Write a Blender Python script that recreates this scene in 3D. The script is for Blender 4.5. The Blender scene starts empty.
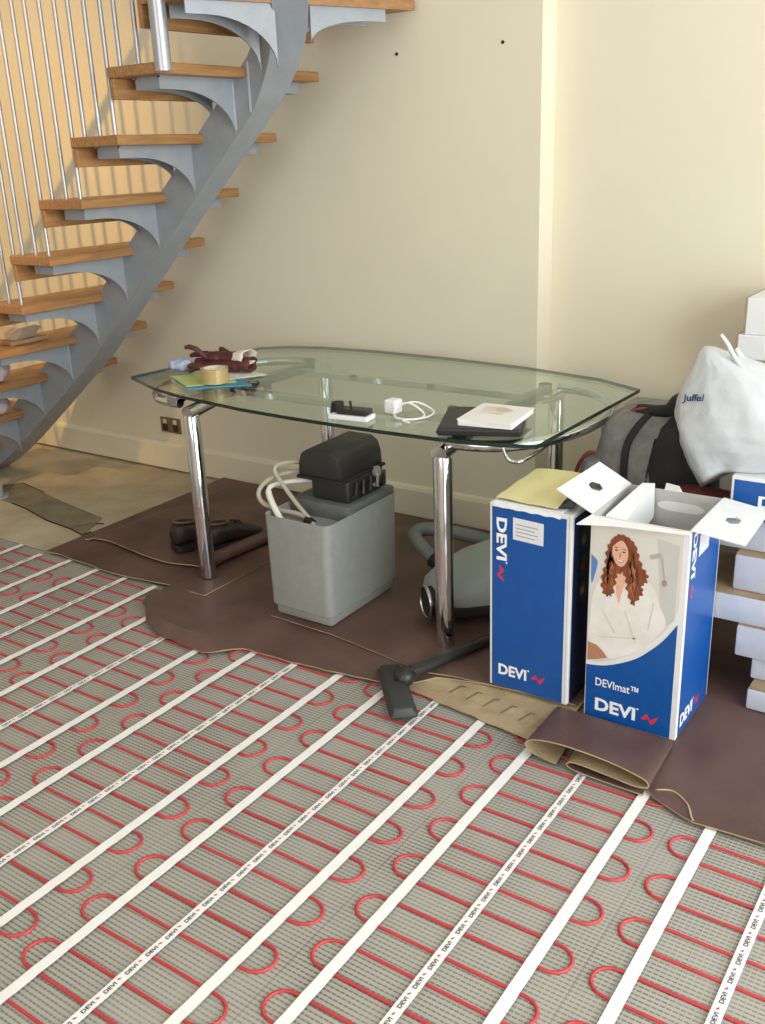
import bpy, bmesh, math, random
from mathutils import Vector, Matrix, noise
random.seed(7)
PI = math.pi
scene = bpy.context.scene
COL = scene.collection

# ------------------------------------------------------------------ camera, world, lights, exposure
CAM_H = 1.55
PITCH, ROLL, YAW, FPX = 0.352059443, -0.0397286254, -0.609375666, 976.904
fwd = Vector((math.sin(YAW)*math.cos(PITCH), math.cos(YAW)*math.cos(PITCH), -math.sin(PITCH)))
r0 = Vector((math.cos(YAW), -math.sin(YAW), 0))
u0 = r0.cross(fwd)
rr = r0*math.cos(ROLL) + u0*math.sin(ROLL)
uu = -r0*math.sin(ROLL) + u0*math.cos(ROLL)
cam = bpy.data.cameras.new('camera')
cam.sensor_fit = 'VERTICAL'; cam.sensor_height = 36; cam.lens = FPX/1024*36
cam.clip_start = 0.05
camo = bpy.data.objects.new('camera', cam); COL.objects.link(camo)
camo.matrix_world = Matrix(((rr.x, uu.x, -fwd.x, 0), (rr.y, uu.y, -fwd.y, 0), (rr.z, uu.z, -fwd.z, CAM_H), (0, 0, 0, 1)))
scene.camera = camo

w = bpy.data.worlds.new('world'); scene.world = w; w.use_nodes = True
bg = w.node_tree.nodes['Background']; bg.inputs[0].default_value = (0.75, 0.86, 1.0, 1); bg.inputs[1].default_value = 1.2

def area(name, loc, target, sx, sy, energy, color):
    l = bpy.data.lights.new(name, 'AREA'); l.shape = 'RECTANGLE'; l.size = sx; l.size_y = sy; l.energy = energy; l.color = color
    o = bpy.data.objects.new(name, l); COL.objects.link(o); o.location = loc
    o.rotation_euler = (Vector(target)-Vector(loc)).to_track_quat('-Z', 'Y').to_euler()
    return o
# daylight coming in through the two big windows of the room (right wall, and the wall behind the camera)
area('daylight_window_right', (2.52, 1.0, 1.65), (-3, 1.0, 1.55), 4.0, 2.8, 250, (0.90, 0.96, 1.0))
area('daylight_window_behind', (-0.6, -2.92, 2.3), (-0.6, 3, 2.1), 3.2, 1.7, 60, (1.0, 0.90, 0.76))
# warm ceiling spotlight over the stair
sp = bpy.data.lights.new('warm_spotlight', 'SPOT'); sp.energy = 600; sp.color = (1.0, 0.56, 0.14); sp.spot_size = math.radians(42); sp.spot_blend = 0.9; sp.shadow_soft_size = 0.03
spo = bpy.data.objects.new('warm_spotlight', sp); COL.objects.link(spo); spo.location = (-2.2, 0.3, 3.75)
spo.rotation_euler = (Vector((-4.85, 3.3, 1.2))-Vector(spo.location)).to_track_quat('-Z', 'Y').to_euler()

vs = scene.view_settings
vs.view_transform = 'Standard'; vs.look = 'None'; vs.gamma = 1; vs.use_curve_mapping = False; vs.exposure = -0.17

# ------------------------------------------------------------------ materials
def lin(c):
    return tuple(((x/255)/12.92 if x/255 <= 0.04045 else ((x/255+0.055)/1.055)**2.4) for x in c)
MATS = {}
def mat(name, rgb, rough=0.6, metal=0.0, vary=0.12, scale=8.0, bump=0.0, bscale=60.0, rgb2=None, spec=0.5, alpha=None, coord='Object', stretch=None, coat=0.0):
    """procedural material: base colour (sRGB 0-255) broken up by noise, optional fine bump"""
    m = bpy.data.materials.new(name); m.use_nodes = True
    nt = m.node_tree; N = nt.nodes; L = nt.links
    b = N['Principled BSDF']
    c = lin(rgb); c2 = lin(rgb2) if rgb2 else tuple(x*(1-vary) for x in c)
    c1 = c if rgb2 else tuple(min(1, x*(1+vary)) for x in c)
    tc = N.new('ShaderNodeTexCoord'); src = tc.outputs[coord]
    if stretch:
        mp = N.new('ShaderNodeMapping'); mp.inputs['Scale'].default_value = stretch; L.new(src, mp.inputs[0]); src = mp.outputs[0]
    no = N.new('ShaderNodeTexNoise'); no.inputs['Scale'].default_value = scale; no.inputs['Detail'].default_value = 5
    L.new(src, no.inputs['Vector'])
    cr = N.new('ShaderNodeValToRGB'); cr.color_ramp.elements[0].position = 0.3; cr.color_ramp.elements[1].position = 0.7
    cr.color_ramp.elements[0].color = (*c2, 1); cr.color_ramp.elements[1].color = (*c1, 1)
    L.new(no.outputs['Fac'], cr.inputs[0]); L.new(cr.outputs[0], b.inputs['Base Color'])
    b.inputs['Roughness'].default_value = rough; b.inputs['Metallic'].default_value = metal
    b.inputs['Specular IOR Level'].default_value = spec
    if coat: b.inputs['Coat Weight'].default_value = coat; b.inputs['Coat Roughness'].default_value = 0.1
    if bump:
        n2 = N.new('ShaderNodeTexNoise'); n2.inputs['Scale'].default_value = bscale; n2.inputs['Detail'].default_value = 4
        L.new(src, n2.inputs['Vector'])
        bp = N.new('ShaderNodeBump'); bp.inputs['Strength'].default_value = bump; bp.inputs['Distance'].default_value = 0.01
        L.new(n2.outputs['Fac'], bp.inputs['Height']); L.new(bp.outputs[0], b.inputs['Normal'])
    if alpha is not None: b.inputs['Alpha'].default_value = alpha
    MATS[name] = m
    return m

mat('wall_paint', (228, 219, 196), 0.75, vary=0.03, scale=1.5, bump=0.05, bscale=90)
mat('wall_other', (225, 218, 205), 0.8, vary=0.03, scale=2)
mat('skirting_paint', (228, 219, 196), 0.5, vary=0.03, scale=4)
mat('ceiling_paint', (240, 238, 232), 0.9, vary=0.02)
mat('concrete', (202, 188, 160), 0.85, rgb2=(170, 153, 124), scale=4.5, bump=0.25, bscale=45)
mat('patch', (146, 136, 110), 0.85, rgb2=(118, 108, 86), scale=9, bump=0.2)
mat('joint', (45, 38, 30), 0.9)
mat('insulation', (158, 155, 147), 0.2, rgb2=(114, 111, 103), scale=3.6, bump=0.10, bscale=14, spec=0.8)
mat('steel', (158, 163, 168), 0.5, metal=0.25, vary=0.06, scale=14, bump=0.06, bscale=80)
mat('bar_steel', (176, 178, 182), 0.3, metal=0.55, vary=0.05)
mat('weld', (200, 203, 206), 0.35, metal=0.4, vary=0.03)
mat('oak', (176, 130, 80), 0.45, rgb2=(146, 102, 60), scale=5, stretch=(14, 1.2, 14), bump=0.05, bscale=30)
mat('chrome', (205, 205, 207), 0.1, metal=1.0, vary=0.02)
mat('dark_steel', (70, 68, 66), 0.35, metal=0.7, vary=0.1)
mat('vinyl', (112, 86, 78), 0.5, rgb2=(82, 59, 52), scale=4, bump=0.12, bscale=150, spec=0.45)
mat('backing', (186, 166, 130), 0.9, rgb2=(160, 138, 104), scale=14, bump=0.2, bscale=90)
mat('backing_print', (128, 110, 84), 0.9)
mat('cable_red', (196, 62, 66), 0.4, vary=0.1, scale=20)
mat('tape_white', (242, 240, 236), 0.45, vary=0.03, scale=30)
mat('print_dark', (62, 58, 62), 0.7)
mat('print_red', (205, 70, 74), 0.6)
mat('tank', (150, 152, 146), 0.55, vary=0.05, scale=30, bump=0.12, bscale=160)
mat('tank_lid', (96, 97, 95), 0.6, vary=0.08, scale=20)
mat('black_plastic', (42, 41, 40), 0.42, vary=0.15, scale=12)
mat('clear_grey', (150, 148, 142), 0.25, vary=0.2, scale=60)
mat('pipe', (176, 166, 148), 0.45, vary=0.05)
mat('pipe_white', (232, 228, 216), 0.4, vary=0.03)
mat('box_blue', (16, 82, 156), 0.32, vary=0.06, scale=30, spec=0.5)
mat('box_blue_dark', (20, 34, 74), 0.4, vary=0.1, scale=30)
mat('card_white', (228, 228, 226), 0.6, vary=0.02, scale=10)
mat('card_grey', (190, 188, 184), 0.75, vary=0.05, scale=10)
mat('logo_white', (246, 246, 246), 0.5, vary=0.01)
mat('logo_red', (222, 42, 56), 0.5, vary=0.03)
mat('sticker', (226, 226, 228), 0.5, vary=0.02)
mat('sticker_line', (160, 160, 168), 0.6, vary=0.02)
mat('photo_bg', (216, 212, 202), 0.4, vary=0.04, scale=9)
mat('photo_tile', (198, 196, 190), 0.4, vary=0.04, scale=9)
mat('photo_hair', (150, 82, 48), 0.5, rgb2=(108, 54, 30), scale=26, stretch=(4, 1, 1))
mat('photo_hair_light', (186, 118, 78), 0.5, vary=0.1, scale=40)
mat('photo_skin', (226, 176, 150), 0.45, vary=0.05, scale=20)
mat('photo_leg', (182, 128, 98), 0.45, vary=0.05)
mat('photo_robe', (238, 234, 228), 0.45, rgb2=(224, 219, 210), scale=18)
mat('photo_fold', (214, 208, 198), 0.45, vary=0.03)
mat('photo_eye', (70, 44, 34), 0.5)
mat('photo_lip', (190, 92, 84), 0.5)
mat('photo_blue', (90, 130, 190), 0.5)
mat('photo_metal', (176, 172, 166), 0.4)
mat('photo_knob', (170, 140, 110), 0.4)
mat('paper_yellow', (226, 216, 158), 0.8, vary=0.04, scale=12)
mat('backpack', (134, 133, 129), 0.85, rgb2=(112, 111, 108), scale=30, bump=0.25, bscale=220)
mat('backpack_dark', (48, 46, 46), 0.85, rgb2=(36, 35, 35), scale=24, bump=0.2, bscale=200)
mat('strap_black', (28, 26, 27), 0.7, vary=0.1)
mat('trim_red', (150, 62, 50), 0.7, vary=0.1)
mat('red_cloth', (100, 40, 36), 0.85, vary=0.15)
mat('bag_white', (206, 210, 213), 0.38, vary=0.03, scale=6, bump=0.7, bscale=11)
mat('ink_blue', (44, 58, 110), 0.6)
mat('pack_face', (216, 220, 226), 0.5, rgb2=(192, 197, 206), scale=7, bump=0.08, bscale=30)
mat('cardboard', (176, 150, 118), 0.85, rgb2=(150, 124, 94), scale=14, bump=0.1)
mat('carton_grey', (150, 146, 134), 0.85, vary=0.06)
mat('glove', (96, 46, 44), 0.5, rgb2=(74, 34, 34), scale=30, bump=0.1, bscale=120)
mat('glove_cuff', (222, 210, 190), 0.8, vary=0.05)
mat('tan_tape', (186, 160, 104), 0.3, vary=0.05, coat=0.4)
mat('tape_core', (226, 220, 204), 0.7, vary=0.03)
mat('leaflet_green', (196, 206, 124), 0.5, vary=0.06)
mat('leaflet_blue', (70, 140, 170), 0.5, vary=0.06)
mat('leaflet_white', (226, 226, 214), 0.6, vary=0.03)
mat('polybag', (196, 204, 222), 0.3, rgb2=(150, 166, 200), scale=30, bump=0.4, bscale=40)
mat('white_plastic', (238, 238, 236), 0.35, vary=0.02)
mat('folder_black', (34, 32, 34), 0.5, vary=0.1, scale=20, bump=0.1, bscale=150)
mat('booklet_white', (236, 234, 230), 0.5, vary=0.02)
mat('booklet_art', (206, 172, 156), 0.5, rgb2=(232, 228, 222), scale=22)
mat('vac_grey', (148, 156, 150), 0.4, vary=0.05, scale=10)
mat('vac_dark', (52, 54, 54), 0.5, vary=0.1)
mat('vac_hose', (112, 116, 114), 0.55, vary=0.08)
mat('vac_print', (84, 90, 90), 0.5)
mat('shoe_leather', (52, 38, 34), 0.5, rgb2=(36, 27, 26), scale=20)
mat('shoe_edge', (108, 84, 64), 0.6, vary=0.1)
mat('socket_metal', (150, 132, 104), 0.3, metal=0.7, vary=0.05)
mat('socket_dark', (48, 42, 38), 0.5)
mat('socket_white', (216, 206, 184), 0.4)
mat('offcut', (180, 142, 102), 0.7, rgb2=(150, 112, 78), scale=12)
mat('offcut_pale', (196, 176, 152), 0.75, vary=0.08)
mat('pale_cloth', (188, 176, 176), 0.75, vary=0.08, scale=12)
mat('window_frame', (236, 236, 236), 0.5, vary=0.02)

def glass_mat(name, tint, refl_rough=0.02, base=0.01):
    m = bpy.data.materials.new(name); m.use_nodes = True
    nt = m.node_tree; N = nt.nodes; L = nt.links
    for n in list(N):
        if n.type == 'BSDF_PRINCIPLED': N.remove(n)
    t = N.new('ShaderNodeBsdfTransparent'); t.inputs[0].default_value = (*tint, 1)
    g = N.new('ShaderNodeBsdfGlossy'); g.inputs['Roughness'].default_value = refl_rough; g.inputs['Color'].default_value = (0.9, 1, 0.95, 1)
    # Schlick reflectance, the same for both faces of the pane
    ge = N.new('ShaderNodeNewGeometry'); dt = N.new('ShaderNodeVectorMath'); dt.operation = 'DOT_PRODUCT'
    L.new(ge.outputs['Incoming'], dt.inputs[0]); L.new(ge.outputs['Normal'], dt.inputs[1])
    ab = N.new('ShaderNodeMath'); ab.operation = 'ABSOLUTE'; L.new(dt.outputs['Value'], ab.inputs[0])
    om = N.new('ShaderNodeMath'); om.operation = 'SUBTRACT'; om.inputs[0].default_value = 1.0; L.new(ab.outputs[0], om.inputs[1])
    pw = N.new('ShaderNodeMath'); pw.operation = 'POWER'; pw.inputs[1].default_value = 5.0; L.new(om.outputs[0], pw.inputs[0])
    ad = N.new('ShaderNodeMath'); ad.operation = 'MULTIPLY_ADD'; ad.inputs[1].default_value = 0.95; ad.inputs[2].default_value = 0.03+base; ad.use_clamp = True; L.new(pw.outputs[0], ad.inputs[0])
    mx = N.new('ShaderNodeMixShader'); L.new(ad.outputs[0], mx.inputs[0]); L.new(t.outputs[0], mx.inputs[1]); L.new(g.outputs[0], mx.inputs[2])
    out = [n for n in N if n.type == 'OUTPUT_MATERIAL'][0]; L.new(mx.outputs[0], out.inputs[0])
    MATS[name] = m
glass_mat('table_glass', (0.92, 0.96, 0.93), base=0.0)
mat('glass_rim', (24, 40, 34), 0.15, vary=0.1, spec=0.7)
glass_mat('window_glass', (0.97, 0.98, 0.98))

def mesh_mat():
    """woven glass-fibre net: threads on a ~10 mm grid, open in between"""
    m = bpy.data.materials.new('net'); m.use_nodes = True
    nt = m.node_tree; N = nt.nodes; L = nt.links
    b = N['Principled BSDF']; b.inputs['Roughness'].default_value = 0.35; b.inputs['Base Color'].default_value = (*lin((198, 194, 182)), 1)
    tc = N.new('ShaderNodeTexCoord'); sx = N.new('ShaderNodeSeparateXYZ'); L.new(tc.outputs['Object'], sx.inputs[0])
    def stripes(sock, pitch, width):
        d = N.new('ShaderNodeMath'); d.operation = 'DIVIDE'; d.inputs[1].default_value = pitch; L.new(sock, d.inputs[0])
        f = N.new('ShaderNodeMath'); f.operation = 'FRACT'; L.new(d.outputs[0], f.inputs[0])
        c = N.new('ShaderNodeMath'); c.operation = 'LESS_THAN'; c.inputs[1].default_value = width; L.new(f.outputs[0], c.inputs[0])
        return c.outputs[0]
    a = stripes(sx.outputs[0], 0.0125, 0.16); c = stripes(sx.outputs[1], 0.0115, 0.62)
    mx = N.new('ShaderNodeMath'); mx.operation = 'MAXIMUM'; L.new(a, mx.inputs[0]); L.new(c, mx.inputs[1])
    ml = N.new('ShaderNodeMath'); ml.operation = 'MULTIPLY'; ml.inputs[1].default_value = 0.66; L.new(mx.outputs[0], ml.inputs[0])
    L.new(ml.outputs[0], b.inputs['Alpha'])
    MATS['net'] = m
mesh_mat()

# ------------------------------------------------------------------ helpers
def world_of(o):
    m = o.matrix_basis.copy()
    p = o.parent
    while p is not None:
        m = p.matrix_basis @ m; p = p.parent
    return m
def finish(name, me, mats, parent=None, smooth=False, sharp=None):
    o = bpy.data.objects.new(name, me); COL.objects.link(o)
    if isinstance(mats, str): mats = [mats]
    for k in mats: me.materials.append(MATS[k])
    if parent is not None:
        me.transform(world_of(parent).inverted()); o.parent = parent
    if smooth:
        for p in me.polygons: p.use_smooth = True
        if sharp:
            try: me.set_sharp_from_angle(angle=math.radians(sharp))
            except Exception: pass
    return o
def obj(name, bm, mats, parent=None, smooth=False, sharp=None, M=None):
    if M is not None: bm.transform(M)
    bmesh.ops.recalc_face_normals(bm, faces=bm.faces[:])
    me = bpy.data.meshes.new(name); bm.to_mesh(me); bm.free()
    return finish(name, me, mats, parent, smooth, sharp)
def thing(name, label, cat, loc=(0, 0, 0), rotz=0, group=None):
    o = bpy.data.objects.new(name, None); COL.objects.link(o)
    o.location = loc; o.rotation_euler = (0, 0, rotz); o.empty_display_size = 0.05
    o.matrix_basis = Matrix.Translation(loc) @ Matrix.Rotation(rotz, 4, 'Z')
    return tag(o, label, cat, group)
def tag(o, label, cat, group=None):
    o['label'] = label; o['category'] = cat
    if group: o['group'] = group
    return o
def struct(o): o['kind'] = 'structure'; return o

def box(bm, x0, x1, y0, y1, z0, z1, bev=0.0, seg=2, mi=0):
    g = bmesh.ops.create_cube(bm, size=1)
    vs_ = g['verts']
    for v in vs_:
        v.co = Vector((x0+(v.co.x+.5)*(x1-x0), y0+(v.co.y+.5)*(y1-y0), z0+(v.co.z+.5)*(z1-z0)))
    fs = list({f for v in vs_ for f in v.link_faces})
    for f in fs: f.material_index = mi
    if bev:
        es = list({e for v in vs_ for e in v.link_edges})
        bmesh.ops.bevel(bm, geom=es, offset=bev, segments=seg, affect='EDGES', profile=0.5)
def bbox(*a, **k):
    bm = bmesh.new(); box(bm, *a, **k); return bm
def tube(bm, pts, r, n=10, cap=True, closed=False, mi=0):
    pts = [Vector(p) for p in pts]
    rs = r if isinstance(r, (list, tuple)) else [r]*len(pts)
    rings = []; prev = None; m = len(pts)
    for i, p in enumerate(pts):
        if closed: t = pts[(i+1) % m]-pts[i-1]
        else: t = pts[min(i+1, m-1)]-pts[max(i-1, 0)]
        t.normalize()
        if prev is None:
            a = Vector((0, 0, 1)) if abs(t.z) < 0.9 else Vector((1, 0, 0))
            nrm = t.cross(a).normalized()
        else:
            nrm = (prev - t*prev.dot(t)).normalized()
        prev = nrm; bn = t.cross(nrm)
        rings.append([bm.verts.new(p+(nrm*math.cos(2*PI*k/n)+bn*math.sin(2*PI*k/n))*rs[i]) for k in range(n)])
    for i in range(m if closed else m-1):
        a, b = rings[i], rings[(i+1) % m]
        for k in range(n):
            f = bm.faces.new((a[k], a[(k+1) % n], b[(k+1) % n], b[k])); f.material_index = mi
    if cap and not closed:
        bm.faces.new(rings[0][::-1]).material_index = mi; bm.faces.new(rings[-1]).material_index = mi
def tubebm(*a, **k):
    bm = bmesh.new(); tube(bm, *a, **k); return bm
def smooth_path(pts, n=8):
    P = [Vector(p) for p in pts]; out = []
    for i in range(len(P)-1):
        p0 = P[max(i-1, 0)]; p1 = P[i]; p2 = P[i+1]; p3 = P[min(i+2, len(P)-1)]
        for k in range(n):
            t = k/n
            out.append(0.5*((2*p1)+(p2-p0)*t+(2*p0-5*p1+4*p2-p3)*t*t+(3*p1-p0-3*p2+p3)*t**3))
    out.append(P[-1]); return out
def prism(poly, f0, f1, bm=None, mi=0):
    """extrude polygon: f0/f1 map (a,b) to the two end caps"""
    bm = bm or bmesh.new()
    a = [bm.verts.new(f0(*p)) for p in poly]; b = [bm.verts.new(f1(*p)) for p in poly]
    n = len(poly)
    fs = [bm.faces.new(a), bm.faces.new(b[::-1])]
    for i in range(n): fs.append(bm.faces.new((a[i], b[i], b[(i+1) % n], a[(i+1) % n])))
    for f in fs: f.material_index = mi
    return bm
def remeshed(name, bm, mats, parent, voxel=0.008, smooth=6, disp=None):
    """merge overlapping lumps into one continuous skin"""
    me = bpy.data.meshes.new(name); bm.to_mesh(me); bm.free()
    o = bpy.data.objects.new(name, me); COL.objects.link(o)
    md = o.modifiers.new('r', 'REMESH'); md.mode = 'VOXEL'; md.voxel_size = voxel
    if smooth:
        ms = o.modifiers.new('s', 'SMOOTH'); ms.iterations = smooth; ms.factor = 0.5
    dg = bpy.context.evaluated_depsgraph_get()
    m2 = bpy.data.meshes.new_from_object(o.evaluated_get(dg))
    bpy.data.objects.remove(o); bpy.data.meshes.remove(me)
    if disp:
        for v in m2.vertices: v.co = disp(v.co.copy())
    m2.materials.clear()
    return finish(name, m2, mats, parent, True)
def ball(bm, c, r, M=None):
    g = bmesh.ops.create_uvsphere(bm, u_segments=16, v_segments=10, radius=1)
    rx = r if isinstance(r, (tuple, list)) else (r, r, r)
    for v in g['verts']:
        q = Vector((v.co.x*rx[0], v.co.y*rx[1], v.co.z*rx[2]))
        if M: q = M @ q
        v.co = q + Vector(c)
def text_bm(s, size, bold=0.0, sx=1.0):
    cu = bpy.data.curves.new('t', 'FONT'); cu.body = s; cu.size = size; cu.offset = bold*size; cu.resolution_u = 3
    o = bpy.data.objects.new('t', cu); COL.objects.link(o)
    dg = bpy.context.evaluated_depsgraph_get()
    me = bpy.data.meshes.new_from_object(o.evaluated_get(dg))
    bpy.data.objects.remove(o); bpy.data.curves.remove(cu)
    bm = bmesh.new(); bm.from_mesh(me); bpy.data.meshes.remove(me)
    for v in bm.verts: v.co.x *= sx
    return bm
def bounds(bm):
    xs = [v.co.x for v in bm.verts]; ys = [v.co.y for v in bm.verts]
    return min(xs), max(xs), min(ys), max(ys)
def fit_text(s, w_, h_, bold=0.012):
    bm = text_bm(s, 1.0, bold); x0, x1, y0, y1 = bounds(bm)
    for v in bm.verts: v.co = Vector(((v.co.x-x0)/(x1-x0)*w_, (v.co.y-y0)/(y1-y0)*h_, 0))
    return bm
def poly_bm(pts):
    bm = bmesh.new(); vs_ = [bm.verts.new((p[0], p[1], 0)) for p in pts]; f = bm.faces.new(vs_)
    bmesh.ops.triangulate(bm, faces=[f]); return bm
def printed(name, bm, m, parent, M):
    """flat print on a face: local x right, y up -> M"""
    for v in bm.verts: v.co = M @ v.co
    me = bpy.data.meshes.new(name); bm.to_mesh(me); bm.free()
    return finish(name, me, m, parent)
def sheet(name, f, nu, nv, th, mats, parent=None, smooth=True):
    RI = len(mats)-1
    """thin sheet from f(u,v); top skin material 0, underside and rim material 1"""
    top = [[Vector(f(i/nu, j/nv)) for j in range(nv+1)] for i in range(nu+1)]
    bm = bmesh.new(); A = []; B = []
    for i in range(nu+1):
        ra = []; rb = []
        for j in range(nv+1):
            du = top[min(i+1, nu)][j]-top[max(i-1, 0)][j]; dv = top[i][min(j+1, nv)]-top[i][max(j-1, 0)]
            n = du.cross(dv); n.normalize()
            ra.append(bm.verts.new(top[i][j]+n*th/2)); rb.append(bm.verts.new(top[i][j]-n*th/2))
        A.append(ra); B.append(rb)
    for i in range(nu):
        for j in range(nv):
            bm.faces.new((A[i][j], A[i+1][j], A[i+1][j+1], A[i][j+1])).material_index = 0
            bm.faces.new((B[i][j+1], B[i+1][j+1], B[i+1][j], B[i][j])).material_index = 1
    for i in range(nu):
        bm.faces.new((A[i][0], B[i][0], B[i+1][0], A[i+1][0])).material_index = RI
        bm.faces.new((A[i+1][nv], B[i+1][nv], B[i][nv], A[i][nv])).material_index = RI
    for j in range(nv):
        bm.faces.new((A[0][j+1], B[0][j+1], B[0][j], A[0][j])).material_index = RI
        bm.faces.new((A[nu][j], B[nu][j], B[nu][j+1], A[nu][j+1])).material_index = RI
    me = bpy.data.meshes.new(name); bm.to_mesh(me); bm.free()
    o = finish(name, me, mats, parent, smooth)
    if smooth:
        try: me.set_sharp_from_angle(angle=math.radians(50))
        except Exception: pass
    return o
def interp(x, pts):
    if x <= pts[0][0]: return pts[0][1]
    for (a, b), (c, d) in zip(pts, pts[1:]):
        if x <= c: return b+(d-b)*(x-a)/(c-a)
    return pts[-1][1]
def nz(x, y, z=0): return noise.noise(Vector((x, y, z)))

# ------------------------------------------------------------------ room shell
WY, WY2, STEP_X = 3.47, 3.585, -1.656
X0, X1, Y0, ZC = -6.2, 2.6, -3.0, 3.9
floor = struct(obj('floor', bbox(X0, X1, Y0, WY2, -0.10, -0.003), 'concrete'))
# insulation boards (covered with a glossy film) below the heating mats
bi = 0
yb = 2.365
while yb > Y0:
    ya = max(yb-0.6, Y0)
    xb = -4.75 + (0.6 if bi % 2 else 0)
    first = X0
    while first < X1:
        nxt = min(xb, X1)
        if nxt > first+0.01:
            obj('insulation_board', bbox(first, nxt-0.0015, ya+0.0015, yb, -0.03, 0.0), 'insulation', floor)
        first = nxt; xb += 1.25
    yb = ya; bi += 1
# filled-in strip in the bare concrete by the stair foot
pp = [(-4.40, 2.85), (-4.327, 2.926), (-3.905, 2.833), (-3.529, 2.767), (-3.49, 2.70), (-3.435, 2.573), (-3.542, 2.599), (-3.746, 2.62), (-3.959, 2.674), (-4.103, 2.695), (-4.38, 2.70)]
obj('floor_patch', prism(pp, lambda a, b: (a, b, -0.0032), lambda a, b: (a, b, 0.0015)), 'patch', floor)
jb = tubebm([(-4.103, 2.695, 0), (-3.959, 2.674, 0), (-3.746, 2.62, 0), (-3.542, 2.599, 0), (-3.435, 2.573, 0), (-3.43, 2.62, 0)], 0.0035, 5)
tube(jb, [(-4.33, 2.80, 0), (-4.366, 2.85, 0), (-4.327, 2.926, 0), (-4.1, 2.88, 0)], 0.0035, 5); tube(jb, [(-3.55, 2.63, 0), (-3.50, 2.70, 0), (-3.46, 2.72, 0)], 0.003, 5)
obj('joint_line', jb, 'joint', floor)

bm = bmesh.new(); box(bm, X0, STEP_X, WY, WY+0.3, 0, ZC); wall_back = struct(obj('wall_back', bm, 'wall_paint'))
bm = bmesh.new(); box(bm, STEP_X, X1, WY2, WY2+0.2, 0, ZC); struct(obj('wall_recess', bm, 'wall_paint'))
for hx, hz in ((-2.269, 1.905), (-1.811, 1.908)):
    bm = bmesh.new(); bmesh.ops.create_cone(bm, cap_ends=True, segments=12, radius1=0.006, radius2=0.006, depth=0.004)
    bm.transform(Matrix.Translation((hx, WY-0.001, hz)) @ Matrix.Rotation(PI/2, 4, 'X')); obj('wall_plug', bm, 'joint', wall_back)
struct(obj('wall_left', bbox(X0-0.2, X0, Y0, WY+0.3, 0, ZC), 'wall_other'))
bm = bmesh.new()      # right wall with its window opening
box(bm, X1, X1+0.2, Y0, -1.1, 0, ZC); box(bm, X1, X1+0.2, 3.1, WY2+0.2, 0, ZC); box(bm, X1, X1+0.2, -1.1, 3.1, 0, 0.15); box(bm, X1, X1+0.2, -1.1, 3.1, 3.1, ZC)
struct(obj('wall_right', bm, 'wall_other'))
bm = bmesh.new()
box(bm, X0, -2.3, Y0-0.2, Y0, 0, ZC); box(bm, 1.1, X1, Y0-0.2, Y0, 0, ZC); box(bm, -2.3, 1.1, Y0-0.2, Y0, 0, 1.4); box(bm, -2.3, 1.1, Y0-0.2, Y0, 3.2, ZC)
struct(obj('wall_front', bm, 'wall_other'))
struct(obj('ceiling', bbox(X0-0.2, X1+0.2, Y0-0.2, WY2+0.2, ZC, ZC+0.15), 'ceiling_paint'))
def window(n, axis, c, a0, a1, z0, z1):
    root = bpy.data.objects.new('window_%d' % n, None); COL.objects.link(root); struct(root)
    def b(p0, p1, q0, q1, d0, d1):
        return bbox(c+d0, c+d1, p0, p1, q0, q1) if axis == 'x' else bbox(p0, p1, c+d0, c+d1, q0, q1)
    t = 0.06
    bm_ = bmesh.new()
    for (p0, p1, q0, q1) in ((a0, a0+t, z0, z1), (a1-t, a1, z0, z1), (a0, a1, z0, z0+t), (a0, a1, z1-t, z1), ((a0+a1)/2-t/2, (a0+a1)/2+t/2, z0, z1)):
        if axis == 'x': box(bm_, c-0.03, c+0.03, p0, p1, q0, q1)
        else: box(bm_, p0, p1, c-0.03, c+0.03, q0, q1)
    obj('window_frame', bm_, 'window_frame', root)
    m_ = (a0+a1)/2
    obj('window_pane', b(a0+t, m_-t/2, z0+t, z1-t, -0.004, 0.004), 'window_glass', root)
    obj('window_pane', b(m_+t/2, a1-t, z0+t, z1-t, -0.004, 0.004), 'window_glass', root)
window(1, 'x', X1+0.12, -1.1, 3.1, 0.15, 3.1)
window(2, 'y', Y0-0.12, -2.3, 1.1, 1.4, 3.2)
# skirting: slightly raised off the floor so its shadow gap shows
prof = [(0, 0.012), (0.022, 0.012), (0.022, 0.135), (0.016, 0.150), (0.006, 0.156), (0, 0.156)]
sk = prism(prof, lambda a, b: (X0, WY-a, b), lambda a, b: (STEP_X+0.022, WY-a, b))
struct(obj('baseboard_back', sk, 'skirting_paint'))
struct(obj('baseboard_recess', prism(prof, lambda a, b: (STEP_X+0.022, WY2-a, b), lambda a, b: (X1, WY2-a, b)), 'skirting_paint'))

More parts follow.
